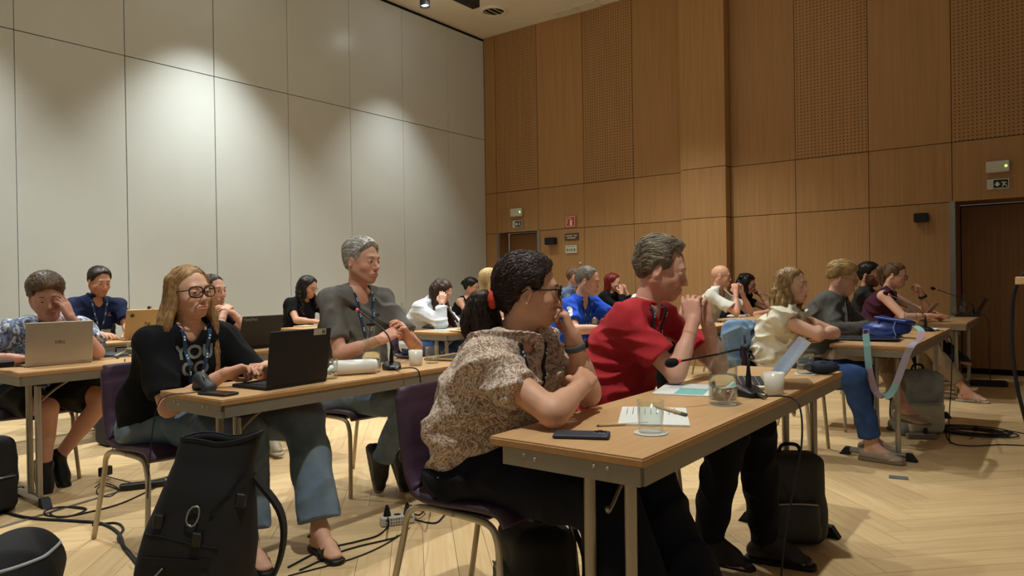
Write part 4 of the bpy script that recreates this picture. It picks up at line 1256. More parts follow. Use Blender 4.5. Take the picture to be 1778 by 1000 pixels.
_chair = {}
def chair(x, y, rz, label):
    if 'proto' in _chair:
        c = copy_tree(_chair['proto']); c.location = (x, y, 0); c.rotation_euler = (0, 0, rz); c['label'] = label; return c
    e = empty('chair', (x, y, 0), rz, label, 'chair', 'upholstered tube-legged chairs')
    prof = spline([(.235, .425), (.20, .458), (.10, .462), (-.06, .452), (-.15, .462), (-.205, .51), (-.232, .60), (-.252, .72), (-.268, .815)], 6)
    prof = [Vector((p[0], p[1], 0)) for p in [(q[0], q[1]) for q in prof]] if False else prof
    def shell(i0, i1, name, m, capend):
        pts = prof[i0:i1 + 1]; vs = []; fs = []
        ny = 9
        for i, p in enumerate(pts):
            a = pts[max(i - 1, 0)]; b = pts[min(i + 1, len(pts) - 1)]
            t = Vector((b[0] - a[0], b[1] - a[1])).normalized(); nrm = Vector((t.y, -t.x))   # towards the sitter
            if nrm.y < 0 and i0 == 0 and i < 20: nrm = -nrm
            for k in range(ny):
                yy = -1 + 2 * k / (ny - 1); wd_ = .215 - (.02 * ((i + i0) / len(prof)) ** 2) - (.012 if i + i0 >= len(prof) - 2 else 0)
                edge = 1 - abs(yy) ** 6
                seam = .82 if (i + i0) % 8 == 4 else 1.0
                th = (.006 + .014 * edge) * seam
                bow = .022 * yy * yy * (1 if i + i0 > 26 else .3)
                vs.append((p[0] + nrm.x * th + (bow if i + i0 > 26 else 0), yy * wd_, p[1] + nrm.y * th + (bow if i + i0 <= 26 else 0)))
            for k in range(ny):
                yy = -1 + 2 * k / (ny - 1); wd_ = .215 - (.02 * ((i + i0) / len(prof)) ** 2) - (.012 if i + i0 >= len(prof) - 2 else 0)
                bow = .022 * yy * yy * (1 if i + i0 > 26 else .3)
                vs.append((p[0] - nrm.x * .012 + (bow if i + i0 > 26 else 0), yy * wd_, p[1] - nrm.y * .012 + (bow if i + i0 <= 26 else 0)))
        st = 2 * ny
        for i in range(len(pts) - 1):
            for k in range(ny - 1):
                fs.append([i * st + k, i * st + k + 1, (i + 1) * st + k + 1, (i + 1) * st + k])
                fs.append([i * st + ny + k + 1, i * st + ny + k, (i + 1) * st + ny + k, (i + 1) * st + ny + k + 1])
            fs.append([i * st + ny, i * st, (i + 1) * st, (i + 1) * st + ny]); fs.append([i * st + ny - 1, i * st + 2 * ny - 1, (i + 1) * st + 2 * ny - 1, (i + 1) * st + ny - 1])
        n = len(pts) - 1
        for k in range(ny - 1):
            fs.append([k + 1, k, ny + k, ny + k + 1]); fs.append([n * st + k, n * st + k + 1, n * st + ny + k + 1, n * st + ny + k])
        MB().add(vs, fs, True).build(name, m, e)
    shell(0, 27, 'seat', M_purple, 0); shell(27, len(prof) - 1, 'backrest', M_purple, 1)
    for sy in (-1, 1):
        yb = sy * .205
        MB().tube(spline([(.225, yb + sy * .02, .004), (.205, yb, .30), (.195, yb, .385), (.165, yb - sy * .004, .420), (.10, yb - sy * .01, .428), (.01, yb - sy * .012, .428)], 5), .0115, 10).build('leg', M_cframe, e)
        MB().tube(spline([(-.285, yb + sy * .02, .004), (-.215, yb, .30), (-.192, yb, .385), (-.160, yb - sy * .004, .418), (-.09, yb - sy * .01, .428), (.01, yb - sy * .012, .428)], 5), .0115, 10).build('leg', M_cframe, e)
    for xx in (.12, -.10):
        MB().tube([(xx, -.195, .428), (xx, .195, .428)], .010, 8).build('crossbar', M_cframe, e)
    MB().box((0, 0, .437), (.30, .36, .012), bev=.004).build('seat_pan', M_shell, e)
    _chair['proto'] = e
    return e

T = {}
T['1A'] = table(-1.29, -.81, 1.58, 3.585, 'nearest table with the phone and tumbler, in front of the floral woman')
T['2A'] = table(-3.03, -2.56, 1.52, 3.52, 'table with the black laptop and white cylinder, before the woman in black')
T['3A'] = table(-4.82, -4.34, 1.44, 3.44, 'table at the left edge carrying the silver laptop')
T['4A'] = table(-6.55, -6.07, 1.75, 3.70, 'rear table by the pale wall under the tan laptop with the sticker')
T['1B'] = table(-1.22, -.74, 5.05, 7.05, 'table with the blue handbag and hanging strap')
T['2B'] = table(-3.05, -2.57, 5.12, 7.12, 'table in front of the man in the bright blue shirt')
T['3B'] = table(-4.84, -4.34, 4.75, 6.75, 'table before the woman in the white hoodie')
T['4B'] = table(-6.52, -6.05, 4.53, 6.53, 'rear table before the woman with dark wavy hair')
T['1C'] = table(-1.18, -.70, 7.90, 9.30, 'dark far table near the door with bottle and laptop')
T['2C'] = table(-3.05, -2.56, 7.78, 9.30, 'table with an open book before the bald man')
T['3C'] = table(-4.80, -4.32, 7.55, 9.30, 'far table before the red haired woman')
T['4C'] = table(-6.50, -6.03, 7.25, 9.10, 'rearmost table before the woman with the dark bun')

# ================================================================== THINGS ON THE TABLES
M_glass = glass_mat('clear_glass', 'fafdfb', 1.45, thin=True); M_water = glass_mat('water', 'f3f8f8', 1.33)
M_silver = mat('silver_aluminium', 'b9b0a0', .38, .6, var=.03); M_tan = mat('tan_aluminium', 'b0946c', .4, .55, var=.03); M_graph = mat('graphite_lid', '17161a', .5, .1, var=.08)
M_brown = mat('bronze_lid', '9c7b52', .42, .5, var=.05)
M_screen = mat('dark_screen', '0a0c10', .12, var=.05); M_scr2 = mat('lit_screen', '7f97a8', .2, var=.3, scale=5, emit=.25, col2='44586a'); M_key = mat('keys', '2a2c2f', .6, var=.08); M_paper = mat('white_paper', 'dcdcd4', .8, var=.02)
M_teal = mat('teal_print', '7fb9b4', .8, var=.05); M_logo = mat('logo_dark', '2d2822', .5); M_logol = mat('logo_light', '8a8a86', .4, .4)

def laptop(p, yaw, w, d, tilt, m, label, logo=None, screen=None, base_m=None, lh=None, logosize=.02, sticker=None, closed=False, logom=None, logopos=None):
    e = empty('laptop', p, yaw, label, 'laptop', 'laptops on the tables')
    base_m = base_m or m
    b = MB().box((0, 0, .008), (d, w, .014), bev=.004).build('base', base_m, e)
    kb = MB()
    for r in range(5):
        for k in range(13):
            kb.box((-d * .13 + r * d * .105, -w * .42 + (k + .5) * w * .84 / 13, .0165), (d * .085, w * .84 / 13 * .84, .003))
    kb.build('keys', M_key, b)
    MB().box((-d * .32, 0, .0155), (d * .24, w * .34, .0015)).build('touchpad', base_m, b)
    lh = lh or d * .98; a = math.radians(tilt)      # tilt: 0 = upright, positive leans away from the user
    Mx = Matrix.Rotation(a, 3, 'Y')
    hinge = Vector((d / 2 - .004, 0, .016))
    lid = MB().box(hinge + Mx @ Vector((.003, 0, lh / 2)), (.007, w, lh), bev=.003, M=Mx).build('lid', m, e)
    MB().box(hinge + Mx @ Vector((-.0012, 0, lh / 2 + .004)), (.0012, w - .012, lh - .022), M=Mx).build('screen', screen or M_screen, lid)
    MB().tube([hinge + Vector((0, -w * .4, 0)), hinge + Vector((0, w * .4, 0))], .006, 8).build('hinge', m, lid)
    if logo:
        me = text_mesh(logo, logosize, bold=.0004)
        lp = logopos or (0, .5)
        o = link('logo', me, logom or M_logo, lid, hinge + Mx @ Vector((.0072, lp[0] * w, lh * lp[1])))
        o.rotation_euler = (Mx @ Matrix(((0, 0, 1), (1, 0, 0), (0, 1, 0)))).to_euler()
    if sticker:
        st = MB()
        c = hinge + Mx @ Vector((.0072, sticker[0] * w, lh * sticker[1]))
        if sticker[2] == 'star':
            for k in range(7):
                an = k * 2 * math.pi / 7; q = Mx @ Vector((0, math.cos(an), math.sin(an)))
                st.tube([c, c + q * .02], [.006, .002], 5)
            st.build('sticker', mat('sticker_brown', '3a2c22', .6), lid)
        else:
            st.box(c, (.001, .07, .026), M=Mx).build('sticker', mat('sticker_cream', 'b9b09a', .6), lid)
            MB().box(c + Mx @ Vector((.001, .02, 0)), (.001, .016, .014), M=Mx).build('sticker_code', mat('sticker_grey', '5b564c', .6), lid)
    return e

def bottle(p, label, s=1.0, fill=.55, cap=False):
    e = empty('water_bottle', p, 0, label, 'bottle', 'glass water bottles')
    o_ = [(.0455, .0), (.0475, .004), (.0475, .118), (.044, .136), (.034, .152), (.023, .162), (.0185, .170), (.0175, .212), (.0205, .214), (.0205, .222), (.0165, .224)]
    i_ = [(.0150, .221), (.0145, .172), (.020, .162), (.031, .149), (.041, .134), (.0440, .118), (.0440, .014), (.001, .012)]
    MB().lathe([(.001, .0015)] + [(r * s, z * s) for r, z in o_ + i_], seg=28, caps=False).build('bottle_glass', M_glass, e)
    hz = .012 + (.118 - .012) * fill
    MB().lathe([(.001, .0125 * s), (.0436 * s, .0145 * s), (.0436 * s, hz * s), (.001, hz * s)], seg=24, caps=False).build('water', M_water, e)
    if cap:
        MB().lathe([(.0001, .2245 * s), (.022 * s, .2245 * s), (.022 * s, .238 * s), (.0001, .238 * s)], seg=16, caps=False).build('cap', M_black, e)
    return e
def tumbler(p, label, s=1.0, fill=0.0, coaster=False, content=None):
    e = empty('tumbler', p, 0, label, 'glass', 'water tumblers')
    MB().lathe([(.001, 0), (.033 * s, 0), (.0345 * s, .003), (.0375 * s, .090 * s), (.0355 * s, .090 * s), (.0325 * s, .020), (.001, .016)], seg=24, caps=False).build('glass', M_glass, e)
    if fill:
        MB().lathe([(.001, .0165), (.0322 * s, .0205), (.0325 * s + .003 * fill, .02 + .06 * fill), (.001, .02 + .06 * fill)], seg=20, caps=False).build('water', M_water, e)
    if content:
        MB().tube(spline([(0, -.015, .03), (.008, 0, .045), (-.004, .012, .05)], 4), .012, 8).build('tea_bag', content, e)
    return e
def coaster(p, label):
    return tag(MB().lathe([(.001, 0), (.047, 0), (.048, .0015), (.047, .003), (.001, .003)], p, 28, caps=False).build('coaster', mat('coaster_white', 'd2d2cc', .7, var=.12, scale=40)), label, 'coaster')
M_cup = mat('cream_ceramic', 'd6d0c0', .3, var=.02)
def cup(p, label):
    e = empty('cup', p, 0, label, 'cup')
    MB().lathe([(.001, .001), (.030, 0), (.033, .004), (.0385, .080), (.036, .080), (.031, .008), (.001, .006)], seg=26, caps=False).build('cup_body', M_cup, e)
    MB().lathe([(.001, .060), (.0355, .060)], seg=20, caps=False).build('coffee', mat('coffee', '3a2416', .2), e)
    return e
M_mesh = mat('foam_windshield', '0a0a0b', .95, var=.2, scale=80, bump=.5, bscale=900)
def mic(base, tip, ctrl, label, yaw=0.0, plug=(.12, 0, 0), cable=None):
    base, tip = Vector(base), Vector(tip); e = empty('conference_microphone', base, 0, label, 'microphone', 'gooseneck conference microphones')
    sd = Sdf(); Rm = frame(math.degrees(yaw))
    sd.ecap((0, 0, .016) , Rm @ np.array([.03, 0, .014]), .040, .034, Rm[:, 1], 1.25, 1.2, .02).plane((0, 0, .001), (0, 0, -1)).plane((0, 0, .036), Rm @ np.array([.28, 0, 1]), .012)
    sdf_obj('base', sd, .004, M_black, e)
    MB().lathe([(.011, .03), (.011, .07), (.008, .085), (.006, .11)], (0, 0, 0), 12).build('socket', M_black, e)
    pts = spline([Vector((0, 0, .06)), Vector((0, 0, .13))] + [Vector(c) - base for c in ctrl] + [tip - base], 6)
    MB().tube(pts, .0038, 8).build('gooseneck', M_black, e)
    d = (pts[-1] - pts[-4]).normalized(); q = d.to_track_quat('Z', 'Y').to_matrix()
    MB().lathe([(.0075, -.012), (.0085, -.004), (.0085, .0)], pts[-1], 12, q).build('light_ring', mat('red_ring', 'c8402c', .4, emit=.5), e)
    MB().lathe([(.004, 0), (.012, .004), (.0155, .016), (.0160, .030), (.013, .042), (.006, .049), (.0005, .051)], pts[-1], 14, q).build('windshield', M_mesh, e)
    pr = Rm @ np.array([1, 0, 0])
    MB().tube([Vector(pr) * .055 + Vector((0, 0, .012)), Vector(pr) * .10 + Vector((0, 0, .012))], [.008, .0085], 10).build('connector', mat('connector_metal', '77746c', .35, .7), e)
    if cable:
        MB().tube(spline([Vector(pr) * .09 + Vector((0, 0, .012))] + [Vector(c) - base for c in cable], 7), .0033, 6).build('cable', M_blackm, e)
    return e
def phone(p, yaw, label, m, cams=True):
    e = empty('phone', p, yaw, label, 'phone')
    sd = Sdf().rbox((0, 0, .0055), (.038, .078, .0052), None, .005, 0)
    sdf_obj('case', sd, .0022, m, e)
    if cams:
        MB().box((-.012 * -1, -.05, .0112), (.034, .036, .003), bev=.003).build('camera_plate', M_black, e)
        for (a, b) in ((.004, -.058), (.004, -.042), (.021, -.05)):
            MB().lathe([(.0065, .012), (.0065, .0145), (.001, .0145)], (a, b, 0), 12, caps=False).build('camera_lens', M_screen, e)
    else:
        MB().box((0, 0, .0108), (.068, .148, .0006)).build('screen', M_screen, e)
    return e
def sheet_stack(name, p, yaw, w, d, th, label, cat, m=None, extras=()):
    e = empty(name, p, yaw, label, cat)
    MB().box((0, 0, th / 2), (d, w, th)).build('pages', m or M_paper, e)
    for (x, y, dx, dy, mm) in extras:
        MB().box((x, y, th + .0004), (dx, dy, .0008)).build('printed_area', mm, e)
    return e
def on_table(px, py, z=ZT):
    return at_z(px, py, z + .0005)
M_ink = mat('ink_blue', '5a6470', .8)
# --- nearest table
phone(on_table(1010, 758), math.radians(116), 'blue-black phone lying face down on the nearest table', mat('phone_case', '2a2e3c', .55, var=.06))
nb_ = sheet_stack('notebook', on_table(1135, 724), math.radians(26), .30, .21, .006, 'open white notebook with handwriting beside the near tumbler', 'notebook')
mbw = MB()
for k in range(9):
    for j in range(5):
        mbw.box((-.085 + .019 * k, .015 + .026 * j + .004 * ((k * 7 + j * 3) % 3), .0065), (.0022, .016 + .004 * ((k + j) % 3), .0004))
mbw.build('handwriting', M_ink, nb_)
def stick(name, a, b, r, m, label, cat, tipm, taper=True, tip=.12):
    a, b = Vector(a), Vector(b); e = empty(name, a, 0, label, cat); d = b - a
    MB().tube([Vector((0, 0, r)), d * (1 - tip) + Vector((0, 0, r))], r, 8).build('barrel', m, e)
    MB().tube([d * (1 - tip) + Vector((0, 0, r)), d + Vector((0, 0, r * (.4 if taper else 1)))], [r, r * (.15 if taper else .9)], 8).build('tip', tipm, e)
    return e
M_pencil = mat('raw_wood_pencil', 'c4a878', .7, var=.08)
stick('pencil', on_table(1125, 737), on_table(1035, 741), .0038, M_pencil, 'plain wooden pencil lying in front of the near tumbler', 'pencil', mat('graphite', '3a3a3a', .5), True, .05)
stick('pen', Vector(on_table(1139, 711)) + Vector((0, 0, .007)), Vector(on_table(1192, 727)) + Vector((0, 0, .007)), .0055, M_pencil, 'cardboard-bodied pen lying on the open notebook', 'pen', mat('pen_dark', '4a4f4a', .5), False, .14)
c_ = on_table(1130, 752); coaster(c_, 'white coaster under the near empty tumbler')
tumbler(Vector(c_) + Vector((0, 0, .0035)), 'near empty tumbler on a coaster on the nearest table', 1.0)
c_ = on_table(1256, 702); coaster(c_, 'white coaster under the half full bottle on the nearest table')
bottle(Vector(c_) + Vector((0, 0, .0035)), 'half full glass water bottle on the nearest table', 1.03, .80)
sheet_stack('papers', on_table(1192, 677), math.radians(14), .30, .21, .004, 'printed white papers with a teal block before the man in red', 'papers', None, ((.03, -.06, .11, .15, M_teal), (-.05, .06, .05, .10, mat('pale_print', 'c4cad0', .8))))
b_ = on_table(1300, 687)
mic(b_, at_d(1176, 628, 2.42), [at_d(1309, 622, 2.60), at_d(1290, 607, 2.57), at_d(1245, 615, 2.50)], 'microphone bending left on the nearest table', math.radians(-35),
    cable=[at_d(1372, 690, 2.55), at_d(1390, 712, 2.50), at_d(1391, 780, 2.5), at_d(1372, 880, 2.52), at_d(1360, 960, 2.52), at_z(1352, 1060, .004)])
cup((-.862, 2.752, ZT + .0005), 'cream coffee cup behind the microphone on the nearest table')
laptop((-1.045, 2.945, ZT + .0005), math.radians(23), .31, .22, 37, M_silver, 'open silver laptop of the man in red', screen=M_scr2)
c_ = on_table(1398, 650); coaster(c_, 'white coaster at the far end of the nearest table')
tumbler(Vector(c_) + Vector((0, 0, .0035)), 'part filled tumbler at the far end of the nearest table', 1.0, .35)
sd = Sdf().ell((0, 0, .03), (.075, .05, .03), None, .02).plane((0, 0, .001), (0, 0, -1))
e = empty('pouch', on_table(1427, 649), .4, 'dark navy pouch at the far corner of the nearest table', 'pouch'); sdf_obj('pouch_body', sd, .006, mat('navy_cloth', '161c2c', .8, var=.1), e)
MB().tube([(-.06, -.02, .045), (0, -.03, .056), (.06, -.02, .045)], .003, 6).build('zip', M_black, e)
# --- second table (woman in black, man in grey)
laptop(on_table(487, 667), math.radians(4), .33, .23, 8, M_graph, 'black laptop in front of the woman in black', sticker=(.30, .93, 'card'), logo=None, lh=.232)
phone(on_table(379, 685), math.radians(100), 'black phone lying flat by the mouse', M_black, False)
e = empty('mouse', on_table(355, 678), math.radians(15), 'upright dark grey vertical mouse on the table corner', 'mouse')
sd = Sdf().ecap((.03, 0, .012), (-.03, .0, .05), .024, .022, (0, 1, 0), 1.35, 1.1, .03).cone((-.045, .015, .012), (-.02, .005, .055), .028, .018, .03).plane((0, 0, .001), (0, 0, -1))
sdf_obj('mouse_body', sd, .004, mat('mouse_grey', '2b2c30', .55, var=.06), e)
MB().tube([(.005, -.012, .066), (.022, -.018, .054)], .003, 6).build('scroll_wheel', M_steel, e)
MB().tube([Vector(q) - Vector(e.location) for q in []] or spline([(.04, -.02, .008), (.03, -.10, .006), (-.02, -.17, .003), (-.06, -.19, -.05), (-.10, -.19, -.25), (-.14, -.17, -.42)], 6), .0022, 6).build('cable', M_blackm, e)
tumbler(on_table(573, 657), 'tumbler holding a tea bag beside the black laptop', 1.0, .3, content=M_paper)
e = empty('white_cylinder', on_table(617, 650), math.radians(62), 'white cylinder lying between the tumbler and the bottle', 'flask')
MB().lathe([(.001, -.105), (.030, -.105), (.036, -.100), (.036, .082), (.033, .088), (.033, .102), (.030, .105), (.001, .105)], (0, 0, .0365), 26, Matrix.Rotation(math.pi / 2, 3, 'Y'), caps=False).build('flask_body', mat('white_enamel', 'd8d6cc', .35, var=.02), e)
MB().lathe([(.0365, .081), (.0365, .083)], (0, 0, .0365), 26, Matrix.Rotation(math.pi / 2, 3, 'Y'), caps=False).build('lid_seam', M_offw, e)
bottle(on_table(645, 645), 'water bottle before the man in grey', 1.02, .8, True)
b_ = on_table(680, 641)
mic(b_, at_d(619, 537, 3.62), [at_d(684, 610, 3.52), at_d(672, 580, 3.53), at_d(650, 560, 3.57)], 'microphone before the man in grey', math.radians(-25),
    cable=[at_d(722, 640, 3.33), at_d(730, 662, 3.3), at_d(735, 720, 3.3), at_d(742, 800, 3.3), at_z(745, 880, .004), at_z(700, 925, .004), at_z(625, 965, .004), at_z(500, 1000, .004)])
cup(on_table(722, 634), 'cream coffee cup beside the bronze laptop')
tumbler(on_table(750, 630), 'empty tumbler next to the cream cup', 1.0, .12)
laptop(on_table(790, 622), math.radians(10), .32, .22, 30, M_brown, 'open bronze laptop at the far end of the second row table')
# --- left table
laptop(on_table(92, 631), math.radians(-4), .345, .24, 6, M_silver, 'silver laptop in front of the man with patterned shirt', logo='DELL', logosize=.024, lh=.235)
e = empty('cable_tangle', on_table(190, 621), 0, 'tangled black cable hanging off the left table edge', 'cable')
for k in range(3):
    MB().tube(spline([(-.06, -.02 + .02 * k, .01), (0, .02, .012), (.05, -.02, .01), (.10, .0, .01), (.135, -.05 + .04 * k, -.05), (.14, -.08 + .08 * k, -.16), (.13, .02, -.23), (.13, .03, -.12), (.12, .0, .0)], 6), .0028, 6).build('strand', M_blackm, e)
tumbler(on_table(231, 618), 'tumbler with yellow wrappers on the left table', .95, 0, content=mat('yellow_wrap', 'c9b45a', .5))
tag(MB().ribbon(spline([Vector(on_table(196, 621)) + Vector((0, 0, .002)), Vector(on_table(210, 619)) + Vector((0, .03, .03)), Vector(on_table(226, 620)) + Vector((0, .06, .004))], 5), (1, 0, .2), .08, .002).build('snack_wrapper', mat('wrapper_foil', '8fa0b4', .35, .2, var=.25, col2='c9b94a', scale=12)), 'blue and yellow snack wrapper on the left table', 'wrapper')
e = empty('travel_case', (-5.72, 2.62, 0), 0, 'dark navy case with white label standing behind the left table', 'case')
sdf_obj('shell', Sdf().rbox((0, 0, .35), (.11, .20, .345), None, .03, 0), .012, mat('navy_shell', '161b28', .6, var=.1), e)
MB().box((.112, .02, .655), (.004, .11, .045)).build('label', M_paper, e); MB().tube([(0, -.08, .69), (0, -.08, .73), (0, .08, .73), (0, .08, .69)], .008, 6).build('handle', M_black, e)
tag(MB().box(at_d(3, 632, 3.86), (.10, .09, .035), bev=.006).build('black_box', M_black), 'small black box at the left end of the left table', 'box')
laptop(on_table(432, 604), math.radians(2), .33, .23, 16, M_graph, 'dark laptop in front of the woman with clasped hands', logo='ThinkPad', logosize=.03, logom=M_logol, logopos=(-.32, .90))
# --- rear table by the wall
laptop(on_table(243, 588), math.radians(-3), .36, .25, 14, M_tan, 'tan laptop with sticker in front of the man in navy', logo='hp', logosize=.05, sticker=(-.36, .80, 'star'), lh=.25)
tumbler(on_table(184, 590), 'empty tumbler beside the tan laptop', 1.0)
b_ = on_table(300, 580)
mic(b_, at_d(262, 536, 6.3), [at_d(296, 555, 6.2), at_d(280, 546, 6.2)], 'microphone on the rear table left of the fair woman', 0)
# --- white hoodie table
laptop(on_table(815, 574), math.radians(8), .33, .23, 22, M_tan, 'tan laptop behind the head of the floral woman')
phone(on_table(745, 570), 1.3, 'black phone on the table of the woman in white hoodie', M_black, False)
sheet_stack('papers', on_table(770, 573), .3, .28, .2, .004, 'papers with pale green cover before the white hoodie', 'papers', mat('pale_green_card', 'b7c9ba', .8))
tumbler(on_table(798, 566), 'small tumbler on the white hoodie woman\'s table', 1.0, .2)
bottle((-6.3, 6.1, ZT), 'distant bottle by the purple chair behind the man in grey', 1.0, .5)
sheet_stack('notebook', on_table(530, 567), .2, .2, .15, .012, 'closed pale notebook before the wavy haired woman', 'notebook', mat('cream_card', 'cdbf9e', .8))
# --- blue shirt table
sheet_stack('papers', on_table(1075, 577), .2, .28, .2, .010, 'pile of pale papers before the man in bright blue', 'papers', mat('cream_card2', 'cfc6ae', .8))
e = empty('tablet', Vector(on_table(1082, 572)) + Vector((0, 0, .012)), .3, 'small tablet with blue edge before the man in bright blue', 'tablet'); MB().box((0, 0, .005), (.15, .2, .01), bev=.003).build('tablet_body', mat('tablet_blue', '3a7fae', .5), e); MB().box((0, 0, .0105), (.135, .185, .001)).build('screen', M_screen, e)
tumbler((-4.42, 8.60, ZT), 'faraway tumbler before the red haired woman', 1.0)
# --- bald man's table
e = empty('open_book', on_table(1285, 549), 0, 'open white book before the bald man', 'book')
for sg in (-1, 1):
    MB().prism([(0, .004), (.03, .022), (.10, .018), (.15, .004), (.15, 0), (0, 0)], -.11, .11, Matrix(((0, 0, 1), (sg, 0, 0), (0, 1, 0)))).build('page_block', M_paper, e)
MB().box((0, 0, .001), (.23, .31, .002)).build('cover', M_black, e)
mic(at_z(1355, 548, ZT), at_d(1317, 509, 8.2), [at_d(1352, 525, 8.1), at_d(1338, 515, 8.1)], 'far microphone in front of the black haired woman', 0)
laptop(at_z(1330, 545, ZT), 0, .32, .22, 24, M_graph, 'dark laptop before the black haired woman')
# --- handbag table
e = empty('handbag', on_table(1540, 585), math.radians(70), 'slumped royal blue handbag with pastel strap', 'handbag')
sd = Sdf().ell((0, 0, .055), (.075, .165, .062), None, .02).ell((.0, .06, .05), (.07, .12, .05), None, .03).rbox((-.0, -.07, .085), (.055, .10, .045), frame(0, 0, 8), .03, .03).plane((0, 0, .002), (0, 0, -1)).disp(folds(3, .006, 22))
M_bag = mat('royal_blue_leather', '1d3a8c', .38, var=.12, bump=.1)
sdf_obj('bag_body', sd, .006, M_bag, e)
sd = Sdf().rbox((-.005, -.06, .125), (.065, .125, .012), frame(0, 4, 7), .01, .01).disp(folds(5, .004, 20)); sdf_obj('flap', sd, .005, M_bag, e)
MB().tube(spline([(-.062, -.10, .12), (-.068, -.09, .07), (-.06, -.10, .02)], 4), .005, 6).build('zip_pull', mat('pale_blue_cord', '8fa6d8', .6), e)
MB().tube(spline([(-.07, -.02, .07), (-.076, .03, .05), (-.07, .08, .035)], 4), .003, 6).build('seam_piping', mat('pale_blue_cord', '8fa6d8', .6), e)
st_m = [mat('strap_teal', '86b6b8', .7, var=.05), mat('strap_pink', 'a98a98', .7, var=.08), mat('strap_lilac', 'a39db4', .7, var=.06)]
inv = Matrix.Translation(-Vector(e.location)); Rz = Matrix.Rotation(-math.radians(70), 3, 'Z')
loc = lambda p: Rz @ (Vector(p) - Vector(e.location))
sp_pts = [at_d(1503, 580, 4.62), at_d(1505, 596, 4.60), at_d(1506, 606, 4.59), at_d(1509, 640, 4.585), at_d(1517, 672, 4.58), at_d(1524, 684, 4.575), at_d(1536, 689, 4.56), at_d(1549, 680, 4.54), at_d(1562, 650, 4.51), at_d(1575, 615, 4.47), at_d(1584, 599, 4.46), at_d(1597, 588, 4.62), at_d(1600, 575, 4.75), at_d(1590, 566, 4.85)]
sp_pts = [loc(p) for p in spline(sp_pts, 4)]
wdir = loc(Vector(e.location) + Vector((1, .05, 0)))
for k in range(0, len(sp_pts) - 1, 6):
    MB().ribbon(sp_pts[k:k + 7], wdir, .040, .0012).build('strap', st_m[[0, 0, 1, 2, 0, 2, 2, 1, 0, 0][k // 6 % 10]], e)
MB().tube([loc(at_d(1500, 572, 4.64)), loc(at_d(1510, 572, 4.62)), loc(at_d(1508, 580, 4.62)), loc(at_d(1498, 580, 4.64))], .004, 6, closed=True).build('clasp', M_steel, e)
laptop(on_table(1478, 589), math.radians(3), .30, .21, 88, M_graph, 'closed-looking flat dark laptop under papers left of the handbag')
sheet_stack('papers', (-1.04, 5.62, ZT + .0005), .1, .28, .2, .004, 'loose white papers behind the handbag', 'papers')
bottle(on_table(1581, 573), 'water bottle standing behind the blue handbag', 1.02, .6)
mic(on_table(1607, 575), at_d(1543, 511, 5.35), [at_d(1606, 552, 5.0), at_d(1596, 537, 5.1), at_d(1575, 526, 5.2)], 'microphone arching over the blue handbag', math.radians(-20), cable=[at_d(1644, 578, 4.95), at_d(1653, 600, 4.9), at_d(1652, 660, 4.9), at_z(1650, 770, .004), at_z(1690, 760, .004)])
sheet_stack('papers', on_table(1611, 571), .2, .2, .14, .003, 'small white sheet by the arching microphone', 'papers')
# --- dark far table
e = empty('tablet', (-1.02, 7.99, ZT + .093), math.radians(-8), 'propped tan tablet held by the woman in burgundy', 'tablet')
MB().box((0, 0, 0), (.008, .17, .23), bev=.003, M=Matrix.Rotation(math.radians(38), 3, 'Y')).build('tablet_cover', mat('tan_cover', 'a98c66', .6), e)
MB().box((-.006, 0, .004), (.002, .15, .21), M=Matrix.Rotation(math.radians(38), 3, 'Y')).build('screen', M_screen, e)
MB().box((.075, 0, -.055), (.006, .12, .14), M=Matrix.Rotation(math.radians(-35), 3, 'Y')).build('stand', mat('tan_cover', 'a98c66', .6), e)
bottle(on_table(1673, 544), 'water bottle on the dark far table', 1.02, .7)
tumbler(on_table(1655, 547), 'tumbler beside the bottle on the dark far table', 1.0, .15)
laptop(on_table(1676, 549), math.radians(10), .30, .21, 28, M_graph, 'dark thin laptop on the dark far table')
mic(on_table(1690, 548), at_d(1624, 502, 7.1), [at_d(1690, 530, 7.05), at_d(1670, 518, 7.05), at_d(1648, 510, 7.1)], 'microphone on the dark far table', 0, cable=[at_d(1708, 545, 7.0), at_d(1717, 565, 6.95), at_d(1718, 620, 6.95), at_z(1720, 668, .004)])
sheet_stack('papers', on_table(1640, 550), .1, .3, .2, .006, 'green-edged papers on the dark far table', 'papers', mat('sage_card', '77806a', .8))
# ================================================================== THE AUDIENCE
NEAR = dict(h=.008, hh=.0028, hd=.0032); MID = dict(h=.010, hh=.0042, hd=.0045); FAR = dict(h=.013, hh=.006, hd=.0065)
M_floral = print_mat('floral_blouse', ['d9d0c0', 'cdbfae', '6b4a34', 'b89a82', 'd9d0c0', '8a5a4c'], 26, 9, (.40, .46, .52, .58, .66), dist=2.6)
M_leaf = print_mat('leaf_print_shirt', ['c4ccd8', '6d7f9e', '2c3652', 'aab4c6', 'd0d6de'], 13, 3, (.42, .47, .53, .60), (1, 1, .5), dist=3.5)
M_faint = print_mat('faint_print_shirt', ['d6d4c8', 'd6d4c8', 'a9b09a', 'd6d4c8'], 24, 6, (.5, .55, .6), dist=2)
M_check = print_mat('dark_check_shirt', ['15140f', '1c1a14', '28251c', '15140f'], 10, 1, (.4, .5, .6), (6, 6, 1), dist=0)
jeans = cloth('washed_jeans', '76858f', .12, 12, .35, col2='5a6c7c'); jeans_d = cloth('faded_grey_jeans', '47484a', .12, 12, .35, col2='5c6670'); blk = cloth('black_trousers', '0e0f12'); navyt = cloth('navy_trousers', '191c26')
bluej = cloth('blue_jeans', '34507f', .14, 12, .3, col2='243a60'); beige = cloth('beige_trousers', '8a775c')
PP = {}
c_dark = ('3e2c23', '1e1410')
